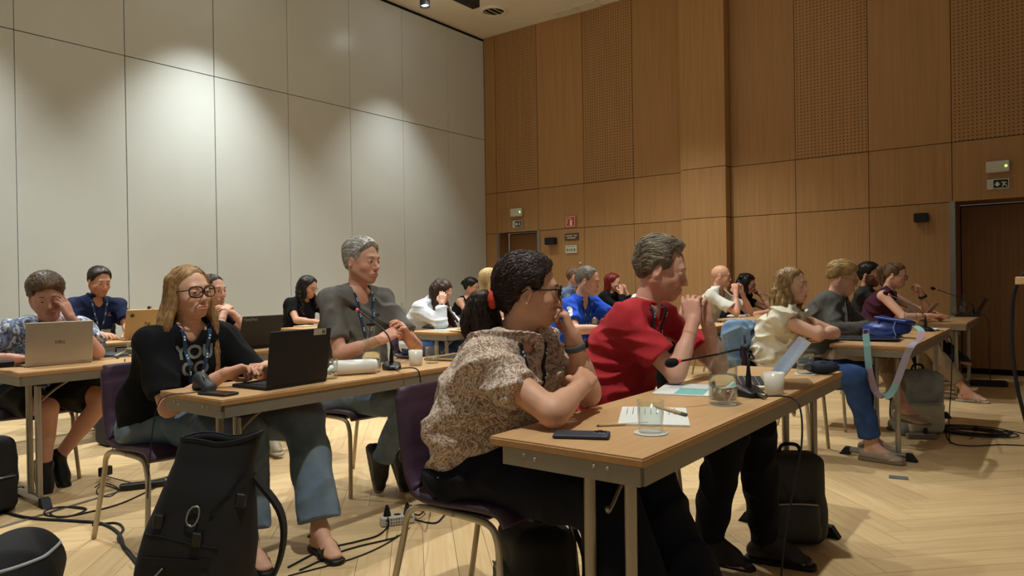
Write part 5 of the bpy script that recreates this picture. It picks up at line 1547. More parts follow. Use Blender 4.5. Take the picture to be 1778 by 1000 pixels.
# floral woman, front row
PP['floral'] = person(dict(NEAR, label='woman in floral blouse and dark glasses resting chin on hand', hip=(-1.60, 1.93), head=(-1.43, 1.97, 1.140), look=(40, 4, 0), fem=1, w=1.10, dp=1.10, arm=1.18, belly=.45, bust=1.15, legw=1.12,
    skin='c68d6a', tx=-1.29, open=.008, nose=1.1, hair=dict(t='pony', c=c_dark, th=.020, top=.004, tie=(-.112, 0, -.030), len=.17, spread=.055, out=.05, n=26, rip=.0032, front=.078, seed=3, back=-.085),
    armR=dict(el=(-1.185, 1.745, .79), wr=(-1.225, 1.965, .835), hd=(-.15, .75, .35), pn=(-.5, .3, -.5), curl=.7), armL=dict(el=(-1.285, 2.11, .79), wr=(-1.295, 2.035, .985), hd=(-.30, -.02, .85), pn=(-.72, -.45, -.1), curl=[.3, .5, .95, 1.1, 1.2]),
    legR=dict(kn=(-1.06, 1.84, .52), an=(-.86, 1.76, .10)), legL=dict(kn=(-1.02, 2.03, .53), an=(-.80, 1.98, .10)),
    top=dict(m=M_floral, sleeve=.62, loose=.030, o=.016, bo=.03, ruffle=1, nr=.066, nd=-.004, fold=1.7, ff=20, hem=.50, name='blouse'), bottom=dict(m=cloth('navy_black_trousers', '14161f'), o=.022, flare=.035), lan=dict(drop=.24, m=mat('lanyard_navy', '141b28', .6)), watch=dict(L='4a4d4a'), seed=2, brow=.0))
sk = PP['floral']; HC, R_ = sk['C'], sk['R']; rt = sk['root']
glasses(HC, R_, 1.0, rt, mat('tortoise_frame', '1a1210', .3), 'round', .0265, .0235, .0030)
tp = HC + R_ @ np.array([-.124, 0, -.031])
MB().lathe([(.024, -.014), (.034, -.009), (.036, 0), (.034, .009), (.024, .014)], Vector(tp - v3(rt.location)), 16, Vector(R_ @ np.array([1, 0, .2])).to_track_quat('Z', 'Y').to_matrix(), caps=False).build('hair_tie', mat('coral_scrunchie', 'd8492c', .8, bump=.4, bscale=200), rt)
MB().lathe([(.0005, 0), (.005, .003), (.0005, .008)], Vector(HC + R_ @ np.array([-.008, -.088, -.042]) - v3(rt.location)), 8, caps=False).build('earring', mat('earring_gold', 'd8c49a', .25, .8), rt)
# man in red
PP['red'] = person(dict(NEAR, label='man in red polo shirt with hands clasped before his mouth', hip=(-1.62, 2.86), head=(-1.41, 2.95, 1.218), look=(22, 15, 0), hs=1.05, w=1.04, dp=1.05, belly=.4, skin='c98f74', tx=-1.29, open=.004, nose=1.15,
    hair=dict(t='recede', c=('94866f', '5a4e3e'), th=.022, top=.012, part=.02, front=.088, rip=.0042, freq=30, seed=9, back=-.07), beard=(.93, .88, .85), gz=-.5,
    armR=dict(el=(-1.265, 2.765, .785), wr=(-1.235, 2.885, .995), hd=(-.20, .12, .95), pn=(-.25, 1, 0), curl=[.7, 1.0, 1.05, 1.1, 1.1]), armL=dict(el=(-1.215, 3.11, .785), wr=(-1.215, 2.985, .99), hd=(-.22, -.08, .95), pn=(-.2, -1, 0), curl=[.6, .95, 1.0, 1.05, 1.1]),
    legR=dict(kn=(-1.06, 2.78, .545), an=(-1.15, 2.80, .13), toe=(1, .05, -.1)), legL=dict(kn=(-1.02, 2.98, .55), an=(-.98, 3.0, .10)),
    top=dict(m=cloth('red_polo', 'b02c33', .08, 16, .3), sleeve=.66, loose=.020, o=.013, bo=.02, collar=1, vee=.11, nr=.064, fold=1.2, hem=.52), bottom=dict(m=blk, o=.018), shoes=dict(c='1c1512', sole='0c0a09', h=.0055), lan=dict(drop=.24), seed=5))
# woman in black tee
PP['tee'] = person(dict(NEAR, label='woman in black lettered tee and glasses behind the black laptop', hip=(-3.36, 1.72), head=(-3.16, 1.73, 1.150), look=(4, -1, 4), hs=.99, fem=1, w=1.08, dp=1.04, arm=1.1, bust=1.0, belly=.35, skin='cf9878', tx=-3.03, open=.003, gz=-.6,
    hair=dict(t='long', c=('b38d5c', '7c5c3a'), th=.012, len=.45, n=34, wrap=112, fan=1.12, front=.082, rip=.0022, freq=60, seed=4, cover=1, fwd=0),
    armR=dict(el=(-3.06, 1.57, .655), wr=(-2.87, 1.72, .80), hd=(.45, .85, .25), pn=(.45, -.1, -.75), curl=[.3, .5, .6, .65, .7]), armL=dict(el=(-3.02, 2.02, .70), wr=(-2.86, 1.925, .81), hd=(.35, -.85, .15), pn=(.1, -.2, -.9), curl=[.4, .7, .8, .9, .9]),
    legR=dict(kn=(-2.83, 1.79, .53), an=(-2.74, 1.74, .10)), legL=dict(kn=(-2.77, 2.06, .545), an=(-2.60, 2.00, .10), toe=(1, -.25, 0)),
    top=dict(m=cloth('black_tee', '0f1013', .1), sleeve=.80, loose=.020, o=.014, bo=.02, nr=.066, fold=1.0, hem=.52), bottom=dict(m=jeans, o=.020, flare=.028, cut=.90), shoes=dict(style='sandal', c='17110f', sole='17110f'), lan=dict(drop=.25), seed=7))
sk = PP['tee']; glasses(sk['C'], sk['R'], .99, sk['root'], mat('tortoise_frame2', '2a1a14', .3), 'square', .0305, .0245, .0032)
o1 = sk['nb'] + np.array([0, 0, -.110]); rgt = np.array([.12, .99, 0]); dn = np.array([-1, .1, 0])
M_print = mat('faded_print', '77786f', .9, var=.15, scale=60)
print_on(sk, 'YOU', .085, o1 + rgt * .0, rgt, (0, 0, 1), dn, M_print, 'lettering', .003)
print_on(sk, 'GO', .085, o1 + rgt * -.005 + np.array([0, 0, -.075]), rgt, (0, 0, 1), dn, M_print, 'lettering', .003)
MB().tube([Vector(sk['C'] + sk['R'] @ np.array([-.008 + .016 * math.cos(a), -.090, -.058 + .018 * math.sin(a)]) - v3(sk['root'].location)) for a in [k * math.pi / 6 for k in range(12)]], .0014, 5, closed=True).build('earring', mat('earring_gold', 'd8c49a', .25, .8), sk['root'])
# man in grey tee
PP['grey'] = person(dict(NEAR, label='grey haired man in dark olive tee holding his hands together', hip=(-3.36, 2.83), head=(-3.26, 2.84, 1.308), look=(9, 2, -2), hs=1.06, w=1.08, dp=1.08, belly=.5, skin='c4876a', tx=-3.03, open=.007, nose=1.15, lip=(.85, .68, .66),
    hair=dict(t='short', c=('c8c4bb', '8e8a82'), th=.010, top=.013, front=.086, rip=.0034, freq=34, seed=6, back=-.07), beard=(.90, .88, .88), browc=('8a7a6a', '5a4e44'),
    armR=dict(el=(-3.19, 2.61, .79), wr=(-2.985, 2.72, .870), hd=(.5, .62, .42), pn=(-.1, .6, -.3), curl=[.4, .7, .8, .9, .9]), armL=dict(el=(-3.08, 3.09, .80), wr=(-2.935, 2.895, .872), hd=(.05, -.55, .75), pn=(-.4, -.7, -.3), curl=[.4, .7, .8, .9, 1.0]),
    legR=dict(kn=(-2.79, 2.73, .525), an=(-3.00, 2.745, .215), toe=(.22, .05, -.95), up=(.95, 0, .22)), legL=dict(kn=(-2.77, 2.98, .54), an=(-2.98, 2.90, .17), toe=(.45, .0, -.85), up=(.85, 0, .45)),
    top=dict(m=cloth('olive_grey_tee', '6b6962', .08), sleeve=.72, loose=.016, o=.012, bo=.03, nr=.066, fold=1.4, hem=.52), bottom=dict(m=jeans, o=.018), shoes=dict(style='sneaker', c='1c1a1a', sole='8d8678', lace='2a2a2a', h=.0055), lan=dict(drop=.27, badge=1), seed=11))
sk = PP['grey']; print_on(sk, '▬', .03, sk['p2'] + np.array([0, .085, .055]), (0, 1, 0), (0, 0, 1), (-1, 0, 0), mat('chest_tag', '26241f', .7), 'chest_tag', .004)
# young man in leaf print
PP['leaf'] = person(dict(MID, label='young man in leaf print shirt and shorts holding his forehead', hip=(-5.10, 1.70), head=(-4.82, 1.75, 1.130), look=(-14, 16, 6), hs=1.05, chub=.4, w=1.08, dp=1.1, belly=.5, skin='c08670', tx=-4.82, open=.004,
    hair=dict(t='short', c=('6e5236', '43301e'), th=.020, top=.012, part=.02, front=.066, rip=.003, freq=38, seed=8, back=-.06),
    armL=dict(el=(-4.70, 1.98, .785), wr=(-4.68, 1.825, 1.0), hd=(-.25, -.25, .95), pn=(-.85, -.5, 0), curl=.35), armR=dict(el=(-4.92, 1.40, .80), wr=(-4.72, 1.555, .785), hd=(.4, .9, 0), curl=.3),
    legL=dict(kn=(-4.60, 1.98, .52), an=(-4.78, 1.78, .17), toe=(.65, .12, -.7), up=(.7, 0, .65)), legR=dict(kn=(-4.59, 1.66, .50), an=(-4.70, 1.68, .15), toe=(.6, -.05, -.75), up=(.75, 0, .6)),
    top=dict(m=M_leaf, sleeve=.72, loose=.035, o=.018, bo=.03, collar=1, vee=.08, fold=1.4, hem=.50), bottom=dict(m=cloth('charcoal_shorts', '23221f'), short=.80, o=.02, name='shorts'), shoes=dict(style='sneaker', c='0c0c0d', sole='0c0c0d', lace='0c0c0d'), lan=dict(drop=.2), seed=13))
# man in navy
PP['navy'] = person(dict(MID, label='man in navy polo typing at the tan laptop', hip=(-6.98, 2.88), head=(-6.82, 2.90, 1.238), look=(2, 13, 0), hs=1.04, w=1.08, skin='bd8163', tx=-6.55, open=.004,
    hair=dict(t='short', c=('35291f', '1c150f'), th=.010, top=.008, front=.080, rip=.002, seed=10, back=-.065), beard=(.80, .74, .70),
    armR=dict(wr=(-6.50, 2.76, .79), hd=(1, .3, 0)), armL=dict(wr=(-6.47, 2.98, .79), hd=(1, -.3, 0)),
    top=dict(m=cloth('navy_polo', '1b2545', .08), sleeve=.7, loose=.02, collar=1, vee=.10, fold=1.0), lan=dict(drop=.25), seed=15))
sk = PP['navy']; print_on(sk, 'A', .04, sk['p2'] + np.array([0, .09, .04]), (0, 1, 0), (0, 0, 1), (-1, 0, 0), mat('pink_emblem', 'b06a8a', .7), 'emblem', .004)
# woman with clasped hands
PP['clasp'] = person(dict(MID, label='woman with tied hair resting her chin on clasped hands', hip=(-5.20, 2.95), head=(-5.06, 2.95, 1.148), look=(14, 2, 0), fem=1, skin='cf9c80', tx=-4.82, open=.007,
    hair=dict(t='bun', c=('5a4632', '33261a'), th=.008, tie=(-.10, 0, .02), front=.086, seed=12),
    armR=dict(el=(-4.78, 2.82, .785), wr=(-4.87, 2.92, .985), hd=(-.3, .55, .45), pn=(-.3, 0, -.8), curl=.6), armL=dict(el=(-4.76, 3.10, .785), wr=(-4.87, 3.00, .98), hd=(-.2, -.6, .4), pn=(-.3, 0, -.8), curl=.6),
    legR=dict(kn=(-4.76, 2.85, .53), an=(-4.42, 2.98, .12), toe=(1, -.2, 0)), top=dict(m=cloth('black_top', '121216'), sleeve=.35, nr=.066), bottom=dict(m=blk, cut=.8), shoes=dict(style='sneaker', c='9a8c74', sole='b4aa98', lace='c8bca4'), seed=17))
# wavy dark haired woman at the wall
PP['wavy'] = person(dict(MID, label='woman in black with long dark wavy hair and glasses by the pale wall', hip=(-6.95, 5.07), head=(-6.80, 5.12, 1.165), look=(20, 20, 0), fem=1, skin='c08a6c', tx=-6.52, open=.004,
    hair=dict(t='wavy', c=('2a211c', '15100d'), th=.018, len=.30, n=24, wave=.012, cover=1, seed=14, thick=1.15),
    armR=dict(el=(-6.72, 4.90, .80), wr=(-6.48, 4.98, .785), hd=(.9, .4, 0)), armL=dict(el=(-6.45, 5.28, .785), wr=(-6.60, 5.22, .98), hd=(-.3, -.2, .9), pn=(-.8, -.4, 0), curl=.9),
    top=dict(m=cloth('black_top', '121216'), sleeve=.5, nr=.066), seed=19))
sk = PP['wavy']; glasses(sk['C'], sk['R'], 1, sk['root'], mat('thin_frame', '6a5a4a', .3, .5), 'round', .024, .019, .0018)
# white hoodie
PP['hood'] = person(dict(MID, label='long haired woman in white hoodie covering her face with a hand', hip=(-5.22, 5.27), head=(-4.95, 5.34, 1.098), look=(18, 34, 0), fem=1, w=1.05, skin='c8967a', tx=-4.84, open=0,
    hair=dict(t='long', c=('4a3424', '2a1c12'), th=.014, len=.36, n=26, wrap=140, fan=.80, fwd=.16, cover=1, seed=16, rip=.003),
    armR=dict(el=(-4.75, 5.10, .80), wr=(-4.79, 5.17, .985), hd=(-.1, .30, .9), pn=(-.6, .7, 0), curl=.55), armL=dict(wr=(-4.68, 5.45, .79)),
    top=dict(m=cloth('white_hoodie', 'c9ccd2', .05), sleeve=1.86, loose=.03, o=.022, bo=.02, fold=.8, ff=24, collar=1, nr=.072, hem=.50, name='hoodie'), watch=dict(R='16181c'), seed=21, bottom=dict(m=bluej)))
# bun woman
PP['bun'] = person(dict(FAR, label='woman with dark bun in black sleeveless top at the rear', hip=(-6.92, 7.88), head=(-6.76, 7.92, 1.125), look=(22, 10, 0), fem=1, skin='c89074', tx=-6.5, open=.005,
    hair=dict(t='bun', c=('1e1613', '0f0b09'), th=.016, tie=(-.105, 0, .045), top=.01, seed=18), top=dict(m=cloth('black_top', '121216'), sleeve=0, nr=.07, vee=.08), lan=dict(drop=.2), seed=23))
sk = PP['bun']; glasses(sk['C'], sk['R'], 1, sk['root'], mat('thin_frame', '6a5a4a', .3, .5), 'round', .024, .019, .0018)
# blonde in white
PP['blond'] = person(dict(FAR, label='blonde woman in white top seen from behind, past the floral woman', hip=(-5.20, 6.20), head=(-5.02, 6.20, 1.205), look=(62, 4, 0), fem=1, yaw=25, skin='cc9a80', tx=-4.84,
    hair=dict(t='bob', c=('c4a878', '8e7448'), th=.020, len=-.10, cover=1, seed=20, top=.008), top=dict(m=cloth('white_top', 'cfccc4', .04), sleeve=.6), seed=25))
# man behind, shaved head
PP['shave'] = person(dict(FAR, label='balding man in slate blue shirt half hidden behind the bright blue shirt', hip=(-5.22, 8.0), head=(-5.06, 8.02, 1.245), look=(28, 6, 0), hs=1.05, w=1.06, skin='bf8468', tx=-4.8,
    hair=dict(t='recede', c=('7a5c48', '5a4232'), th=.005, front=.095, seed=22, rip=.001), top=dict(m=cloth('slate_shirt', '5a6a88'), sleeve=.7, collar=1), lan=dict(drop=.2), seed=27))
# bright blue shirt
PP['blue'] = person(dict(MID, label='grey cropped man in bright blue polo with number three sleeve', hip=(-3.52, 5.46), head=(-3.34, 5.50, 1.180), look=(20, 13, 0), hs=1.04, w=1.10, dp=1.08, belly=.5, skin='c48a6e', tx=-3.05, open=.004, nose=1.2,
    hair=dict(t='short', c=('8e877c', '5e574e'), th=.007, front=.090, seed=24, rip=.0016, back=-.06), browc=('6a5a4a', '4a3c30'),
    armR=dict(el=(-3.22, 5.10, .775), wr=(-2.96, 5.24, .79), hd=(.8, .45, .15), curl=.45), armL=dict(wr=(-2.93, 5.62, .79)),
    top=dict(m=cloth('bright_blue_polo', '2250c4', .08), sleeve=.70, loose=.03, o=.016, collar=1, vee=.12, fold=1.4, bo=.03), lan=dict(drop=.27), bottom=dict(m=bluej), seed=29, watch=None))
sk = PP['blue']; q = sk['sh']['R'] + (sk['arms']['R']['el'] - sk['sh']['R']) * .30
dcam = unit(np.array([0, 0, 1.17]) - q) * np.array([1, 1, 0]); dcam = unit(dcam); rr_ = np.array([-dcam[1], dcam[0], 0])
print_on(sk, '3', .10, q + np.array([0, 0, .01]), rr_, (0, 0, 1), -dcam, mat('white_number', 'dcdcdc', .8), 'sleeve_number', .007)
# red hair
PP['redhair'] = person(dict(FAR, label='red haired woman in black holding both hands to her face', hip=(-5.20, 8.93), head=(-5.02, 8.95, 1.168), look=(16, 10, 0), fem=1, skin='cc9880', tx=-4.8,
    hair=dict(t='bob', c=('8e2418', '501008'), th=.016, len=-.11, cover=1, seed=26), armR=dict(el=(-4.78, 8.78, .785), wr=(-4.86, 8.90, 1.02), hd=(-.1, .2, .9), pn=(-.8, .4, 0), curl=.8), armL=dict(el=(-4.75, 9.10, .785), wr=(-4.85, 9.02, 1.02), hd=(-.1, -.1, .95), pn=(-.9, -.2, 0), curl=.8),
    top=dict(m=cloth('black_top', '121216'), sleeve=1.8), seed=31))
# white print shirt hidden by the man in red
PP['white'] = person(dict(FAR, label='person in pale printed shirt mostly hidden behind the man in red', hip=(-3.45, 6.42), head=(-3.20, 6.52, 1.18), look=(20, 18, 0), hs=1.04, w=1.06, skin='c08a70', tx=-3.05,
    hair=dict(t='short', c=('5a4a3a', '3a2c20'), th=.012, seed=28), top=dict(m=M_faint, sleeve=.7, collar=1), lan=dict(drop=.2), seed=33))
# bald man
PP['bald'] = person(dict(FAR, hh=.005, label='bald man with glasses in white shirt, hands clasped at his mouth', hip=(-3.42, 8.32), head=(-3.22, 8.35, 1.218), look=(16, 6, 0), hs=1.06, w=1.04, skin='c88d70', tx=-3.05, browc=('7a6a58', '5a4a3c'),
    armR=dict(el=(-2.98, 8.18, .79), wr=(-3.02, 8.28, 1.02), hd=(-.2, .15, .95), pn=(-.2, 1, 0), curl=1.0), armL=dict(el=(-2.95, 8.55, .79), wr=(-3.0, 8.42, 1.02), hd=(-.2, -.1, .95), pn=(-.2, -1, 0), curl=1.0),
    top=dict(m=cloth('white_shirt', 'd8d5ca', .04), sleeve=.75, loose=.03, collar=1, vee=.1, fold=1.2), bottom=dict(m=blk), lan=dict(drop=.2), seed=35))
sk = PP['bald']; glasses(sk['C'], sk['R'], 1.06, sk['root'], mat('thin_frame', '6a5a4a', .3, .5), 'round', .024, .019, .0018)
# black haired woman
PP['blackhair'] = person(dict(FAR, hh=.005, label='black haired woman with glasses leaning over her laptop', hip=(-3.40, 9.08), head=(-3.18, 9.10, 1.122), look=(8, 18, 0), fem=1, w=1.06, skin='bd8468', tx=-3.05,
    hair=dict(t='curly', c=('0d0b0b', '060505'), th=.022, len=.26, n=22, wave=.012, cover=1, seed=30, thick=1.2), armL=dict(el=(-2.92, 9.24, .785), wr=(-3.02, 9.18, .96), hd=(-.4, -.2, .85), pn=(-.8, -.3, 0), curl=.9), armR=dict(wr=(-2.85, 9.02, .79)),
    top=dict(m=cloth('black_print', '17171b', .2), sleeve=.4, nr=.07), seed=37))
sk = PP['blackhair']; glasses(sk['C'], sk['R'], 1, sk['root'], mat('tortoise_frame', '1a1210', .3), 'square', .026, .02, .0024)
# cream blouse
PP['cream'] = person(dict(MID, label='wavy blonde woman in cream sleeveless blouse with folded arms', hip=(-1.53, 5.04), head=(-1.45, 5.02, 1.125), look=(-8, 0, 0), fem=1, w=1.04, dp=1.02, arm=1.12, bust=1.1, skin='cc9a7e', tx=-1.22, open=.007, slouch=.05,
    hair=dict(t='wavy', c=('a98856', '6e5534'), th=.014, len=.26, n=26, wave=.016, cover=1, seed=32, thick=1.1, wrap=112, fan=1.05),
    armR=dict(el=(-1.24, 4.86, .815), wr=(-1.30, 5.08, .85), hd=(-.35, .8, .1), pn=(-.8, -.2, 0), curl=.6), armL=dict(el=(-1.24, 5.26, .80), wr=(-1.25, 5.02, .80), hd=(-.1, -.9, -.1), pn=(-.9, .1, 0), curl=.5),
    legR=dict(kn=(-1.06, 4.98, .54), an=(-.97, 5.06, .10), toe=(1, -.1, 0)), legL=dict(kn=(-1.05, 5.19, .54), an=(-1.02, 5.27, .10)),
    top=dict(m=cloth('cream_blouse', 'd9d2bc', .04), sleeve=.22, loose=.02, o=.016, bo=.02, nr=.074, vee=.07, fold=1.9, ff=26, hem=.50, name='blouse'), bottom=dict(m=bluej, o=.018, cut=.86), shoes=dict(style='flat', c='a99a84', sole='7a6c58'), seed=39))
# grey cardigan
PP['cardi'] = person(dict(MID, label='short haired blonde in grey knitted cardigan looking down', hip=(-1.56, 6.12), head=(-1.39, 6.19, 1.170), look=(2, 14, 0), hs=1.03, fem=1, chub=.4, w=1.12, dp=1.12, bust=1.0, belly=.5, skin='cf9a80', tx=-1.22, open=.004,
    hair=dict(t='short', c=('c0a068', '8a6e3e'), th=.022, top=.010, front=.072, back=-.035, rip=.003, freq=40, seed=34),
    armR=dict(el=(-1.36, 5.86, .77), wr=(-1.13, 5.98, .80), hd=(.8, .5, 0)), armL=dict(wr=(-1.06, 6.30, .79)),
    legR=dict(kn=(-1.05, 5.98, .56), an=(-.88, 5.62, .27), toe=(.9, -.3, -.1)), legL=dict(kn=(-1.04, 6.22, .54), an=(-1.0, 6.2, .10)),
    top=dict(m=cloth('grey_knit', '55524c', .12, 30, .5), sleeve=1.84, loose=.02, o=.022, bo=.02, vee=.20, nr=.070, rib=1, fold=1.1, hem=.50, name='cardigan', inner=cloth('pale_blue_shirt', 'a9bac8', .04)), bottom=dict(m=beige, o=.016, cut=.70), shoes=dict(style='flat', c='a4937c', sole='75664f'), lan=dict(drop=.22, m=mat('lanyard_navy', '141b28', .6)), seed=41))
sk = PP['cardi']; glasses(sk['C'], sk['R'], 1.03, sk['root'], mat('thin_frame', '6a5a4a', .3, .5), 'square', .025, .017, .0018)
# bearded man
PP['beard'] = person(dict(FAR, hh=.005, label='dark bearded man in dark checked shirt', hip=(-1.66, 8.62), head=(-1.66, 8.60, 1.200), look=(-10, 2, 0), hs=1.04, w=1.05, skin='b87c5e', tx=-1.18, beard=(.28, .22, .20),
    hair=dict(t='short', c=('17120f', '0b0807'), th=.016, top=.012, front=.078, seed=36), legR=dict(kn=(-1.20, 8.50, .60), an=(-.86, 8.40, .42), toe=(1, -.3, -.2)),
    top=dict(m=M_check, sleeve=.75, collar=1), seed=43))
# burgundy top
PP['burg'] = person(dict(MID, label='woman in burgundy sleeveless top with ponytail and glasses', hip=(-1.52, 8.04), head=(-1.32, 8.06, 1.192), look=(-4, 15, 0), hs=1.02, fem=1, w=1.06, arm=1.1, skin='cc9478', tx=-1.18, open=.005,
    hair=dict(t='pony', c=('7a5c3a', '4a3520'), th=.012, tie=(-.108, 0, .035), len=.17, spread=.03, out=.015, n=18, seed=38, rip=.0026, front=.086),
    armR=dict(el=(-1.20, 7.80, .785), wr=(-.98, 7.93, .80), hd=(.9, .3, .1), curl=.5), armL=dict(el=(-1.06, 8.28, .785), wr=(-1.11, 8.20, 1.005), hd=(-.25, -.25, .9), pn=(-.8, -.4, 0), curl=1.0),
    legR=dict(kn=(-1.02, 7.92, .53), an=(-.72, 7.94, .10), toe=(1, -.1, 0)), top=dict(m=cloth('burgundy_top', '43182a', .1), sleeve=0, o=.014, nr=.068, fold=1.3, name='sleeveless_top'), bottom=dict(m=beige, cut=.8), shoes=dict(style='sandal', c='b8ac9c', sole='b8ac9c'), lan=dict(drop=.2), watch=dict(L='101012'), seed=45))
sk = PP['burg']; glasses(sk['C'], sk['R'], 1.02, sk['root'], mat('tortoise_frame2', '2a1a14', .3), 'square', .026, .019, .0022)

# ---- a chair under everyone
for key, lab in (('floral', 'aubergine chair of the floral woman, nearest the camera'), ('red', 'aubergine chair under the man in red'), ('tee', 'dark chair under the woman in black tee'), ('grey', 'dark chair under the man in olive tee'), ('leaf', 'chair under the young man in leaf print'),
                 ('navy', 'chair under the man in navy'), ('clasp', 'chair under the woman with clasped hands'), ('wavy', 'aubergine chair under the wavy haired woman'), ('hood', 'aubergine chair under the white hoodie woman'), ('bun', 'chair under the woman with dark bun'),
                 ('blond', 'chair under the blonde in white'), ('shave', 'chair under the balding man'), ('blue', 'chair under the man in bright blue'), ('redhair', 'chair under the red haired woman'), ('white', 'chair under the person in pale printed shirt'),
                 ('bald', 'chair under the bald man'), ('blackhair', 'chair under the black haired woman'), ('cream', 'chair hung with a denim jacket under the cream blouse'), ('cardi', 'chair under the woman in grey cardigan'), ('beard', 'aubergine chair under the bearded man'), ('burg', 'chair under the woman in burgundy')):
    p = PP[key]['root'].location
    chair(p.x + .02, p.y, 0.0, lab)
# ================================================================== BAGS, JACKET, CABLES AND THE RIGHT EDGE
M_bagk = mat('black_nylon', '0d0d0f', .75, var=.2, bump=.3, bscale=300); M_strapk = mat('black_webbing', '0a0a0b', .85, var=.1)
def backpack(p, rz, w, d, h_, m, label, lean=(0, 0), pocket=True, trim=None, res=.010, strapm=None, seed=1, parts=()):
    e = empty('backpack', p, rz, label, 'backpack'); e.rotation_euler = (math.radians(lean[0]), math.radians(lean[1]), rz)
    sd = Sdf().rbox((0, 0, h_ * .48), (d * .5, w * .5, h_ * .48), None, min(d, w) * .32, .02).disp(folds(seed, .006, 16)).plane((0, 0, .004), (0, 0, -1))
    sdf_obj('bag_body', sd, res, m, e)
    if pocket:
        sd = Sdf().rbox((d * .5, 0, h_ * .28), (d * .16, w * .38, h_ * .22), None, .03, .01).disp(folds(seed + 2, .004, 20)).plane((0, 0, .006), (0, 0, -1)); sdf_obj('front_pocket', sd, res, trim or m, e)
        MB().tube(spline([(d * .64, -w * .3, h_ * .47), (d * .68, 0, h_ * .485), (d * .64, w * .3, h_ * .47)], 5), .004, 6).build('zip', M_steel, e)
    for sy in (-1, 1):
        MB().ribbon(spline([(-d * .5, sy * w * .25, h_ * .9), (-d * .66, sy * w * .3, h_ * .6), (-d * .62, sy * w * .36, h_ * .3), (-d * .46, sy * w * .38, h_ * .12)], 5), (0, 1, 0), .05, .005).build('shoulder_strap', strapm or M_strapk, e)
    MB().tube(spline([(0, -.05, h_ * .94), (0, -.03, h_ * 1.03), (0, .03, h_ * 1.03), (0, .05, h_ * .94)], 5), .008, 6).build('carry_handle', strapm or M_strapk, e)
    return e
# the tall open roll-top bag near the left
b0 = at_z(335, 1070, 0); b1 = at_d(382, 752, 2.58)
e = empty('backpack', b0, 0, 'large black open-topped backpack leaning against the table of the woman in black', 'backpack')
dv = Vector(b1) - Vector(b0); upb = dv.normalized(); rt_ = (C_R - upb * C_R.dot(upb)).normalized(); fw_ = rt_.cross(upb)
HB = dv.length
PB = lambda x, y, z: Vector(rt_) * x + Vector(fw_) * y + Vector(upb) * z
wv = waves(31, 9, 4)
def bagpt(th, v, inset=0.0):
    """v 0..1 up the bag; an upright roll-top sack, wide below and pinched towards the open top"""
    prof_w = np.interp(v, [0, .04, .15, .45, .70, .84, 1.0], [.150, .185, .195, .188, .155, .135, .138]); prof_d = np.interp(v, [0, .04, .15, .45, .70, .84, 1.0], [.09, .125, .14, .135, .105, .075, .062])
    sx = np.interp(v, [0, .5, 1.0], [-.005, -.012, .015])
    c_, s_ = math.cos(th), math.sin(th); e_ = .72
    x = math.copysign(abs(c_) ** e_, c_); y = math.copysign(abs(s_) ** e_, s_)
    fold = .016 * float(wv(np.array([x * .25 + v * .3]), np.array([y * .25]), np.array([v * 1.1]))[0]) * (1 - .5 * v)
    z = v * HB + (.030 * x * abs(x) - .022 * (1 - abs(x)) if v > .9 else 0) * min(1, (v - .9) / .1)
    return PB(sx + x * (prof_w - inset + fold), y * (prof_d - inset * .8 + fold), z)
NS = 44
rings = [[bagpt(2 * math.pi * k / NS, v) for k in range(NS)] for v in np.linspace(0, 1, 30)] + [[bagpt(2 * math.pi * k / NS, v, .007) for k in range(NS)] for v in np.linspace(1, .62, 10)]
vs = [p for r in rings for p in r]; fs = [[i * NS + k, i * NS + (k + 1) % NS, (i + 1) * NS + (k + 1) % NS, (i + 1) * NS + k] for i in range(len(rings) - 1) for k in range(NS)]
fs += [list(range(NS))[::-1], [(len(rings) - 1) * NS + k for k in range(NS)]]
MB().add(vs, fs, True).build('bag_body', M_bagk, e)
front = lambda x, v, o=.006: bagpt(math.pi * 1.5 + x, v) - Vector(fw_) * o          # x: radians to the right on the face towards the camera
sg = -1 if (bagpt(math.pi * 1.5, .4) + Vector(b0) - C_P).length > (bagpt(math.pi * .5, .4) + Vector(b0) - C_P).length else 1
if sg < 0: front = lambda x, v, o=.006: bagpt(math.pi * .5 - x, v) + Vector(fw_) * o
MB().ribbon([front(x, .37 + .05 * x, .004) for x in np.linspace(-.7, .35, 9)], Vector(upb), .028, .002).build('compression_strap', M_strapk, e)
MB().tube([front(x, v, .004) for x, v in ((-.75, .12), (-.5, .22), (-.2, .33))], .0035, 6).build('zip', M_steel, e)
MB().tube([front(.02 + .05 * math.cos(a), .61 + .05 * math.sin(a), .012) for a in [q * math.pi / 6 for q in range(12)]], .0035, 6, closed=True).build('carabiner', M_steel, e)
for (x, v) in ((-.55, .55), (.12, .50), (.95, .70)):
    q = front(x, v, .010); MB().box(q, (.034, .020, .05), bev=.004, M=Matrix((Vector(rt_), Vector(fw_), Vector(upb))).transposed()).build('buckle', M_black, e)
MB().ribbon([front(x, v, .004) for x, v in ((.25, .62), (.55, .72), (.95, .83))], Vector(upb), .02, .002).build('side_strap', M_strapk, e)
MB().tube([front(x, v, .003) for x, v in ((-.9, .46), (-.4, .48), (.1, .47), (.5, .46))], .004, 5).build('pocket_seam', M_strapk, e)
MB().ribbon(spline([bagpt(0, .80) , PB(.25, -.03, HB * .60), PB(.265, -.05, HB * .35), PB(.21, -.05, HB * .06)], 6), Vector(fw_), .045, .006).build('shoulder_strap', M_strapk, e)
MB().ribbon([bagpt(a, .995) for a in np.linspace(0, 2 * math.pi, 45)], Vector(upb), .014, .004).build('rim_binding', M_strapk, e)
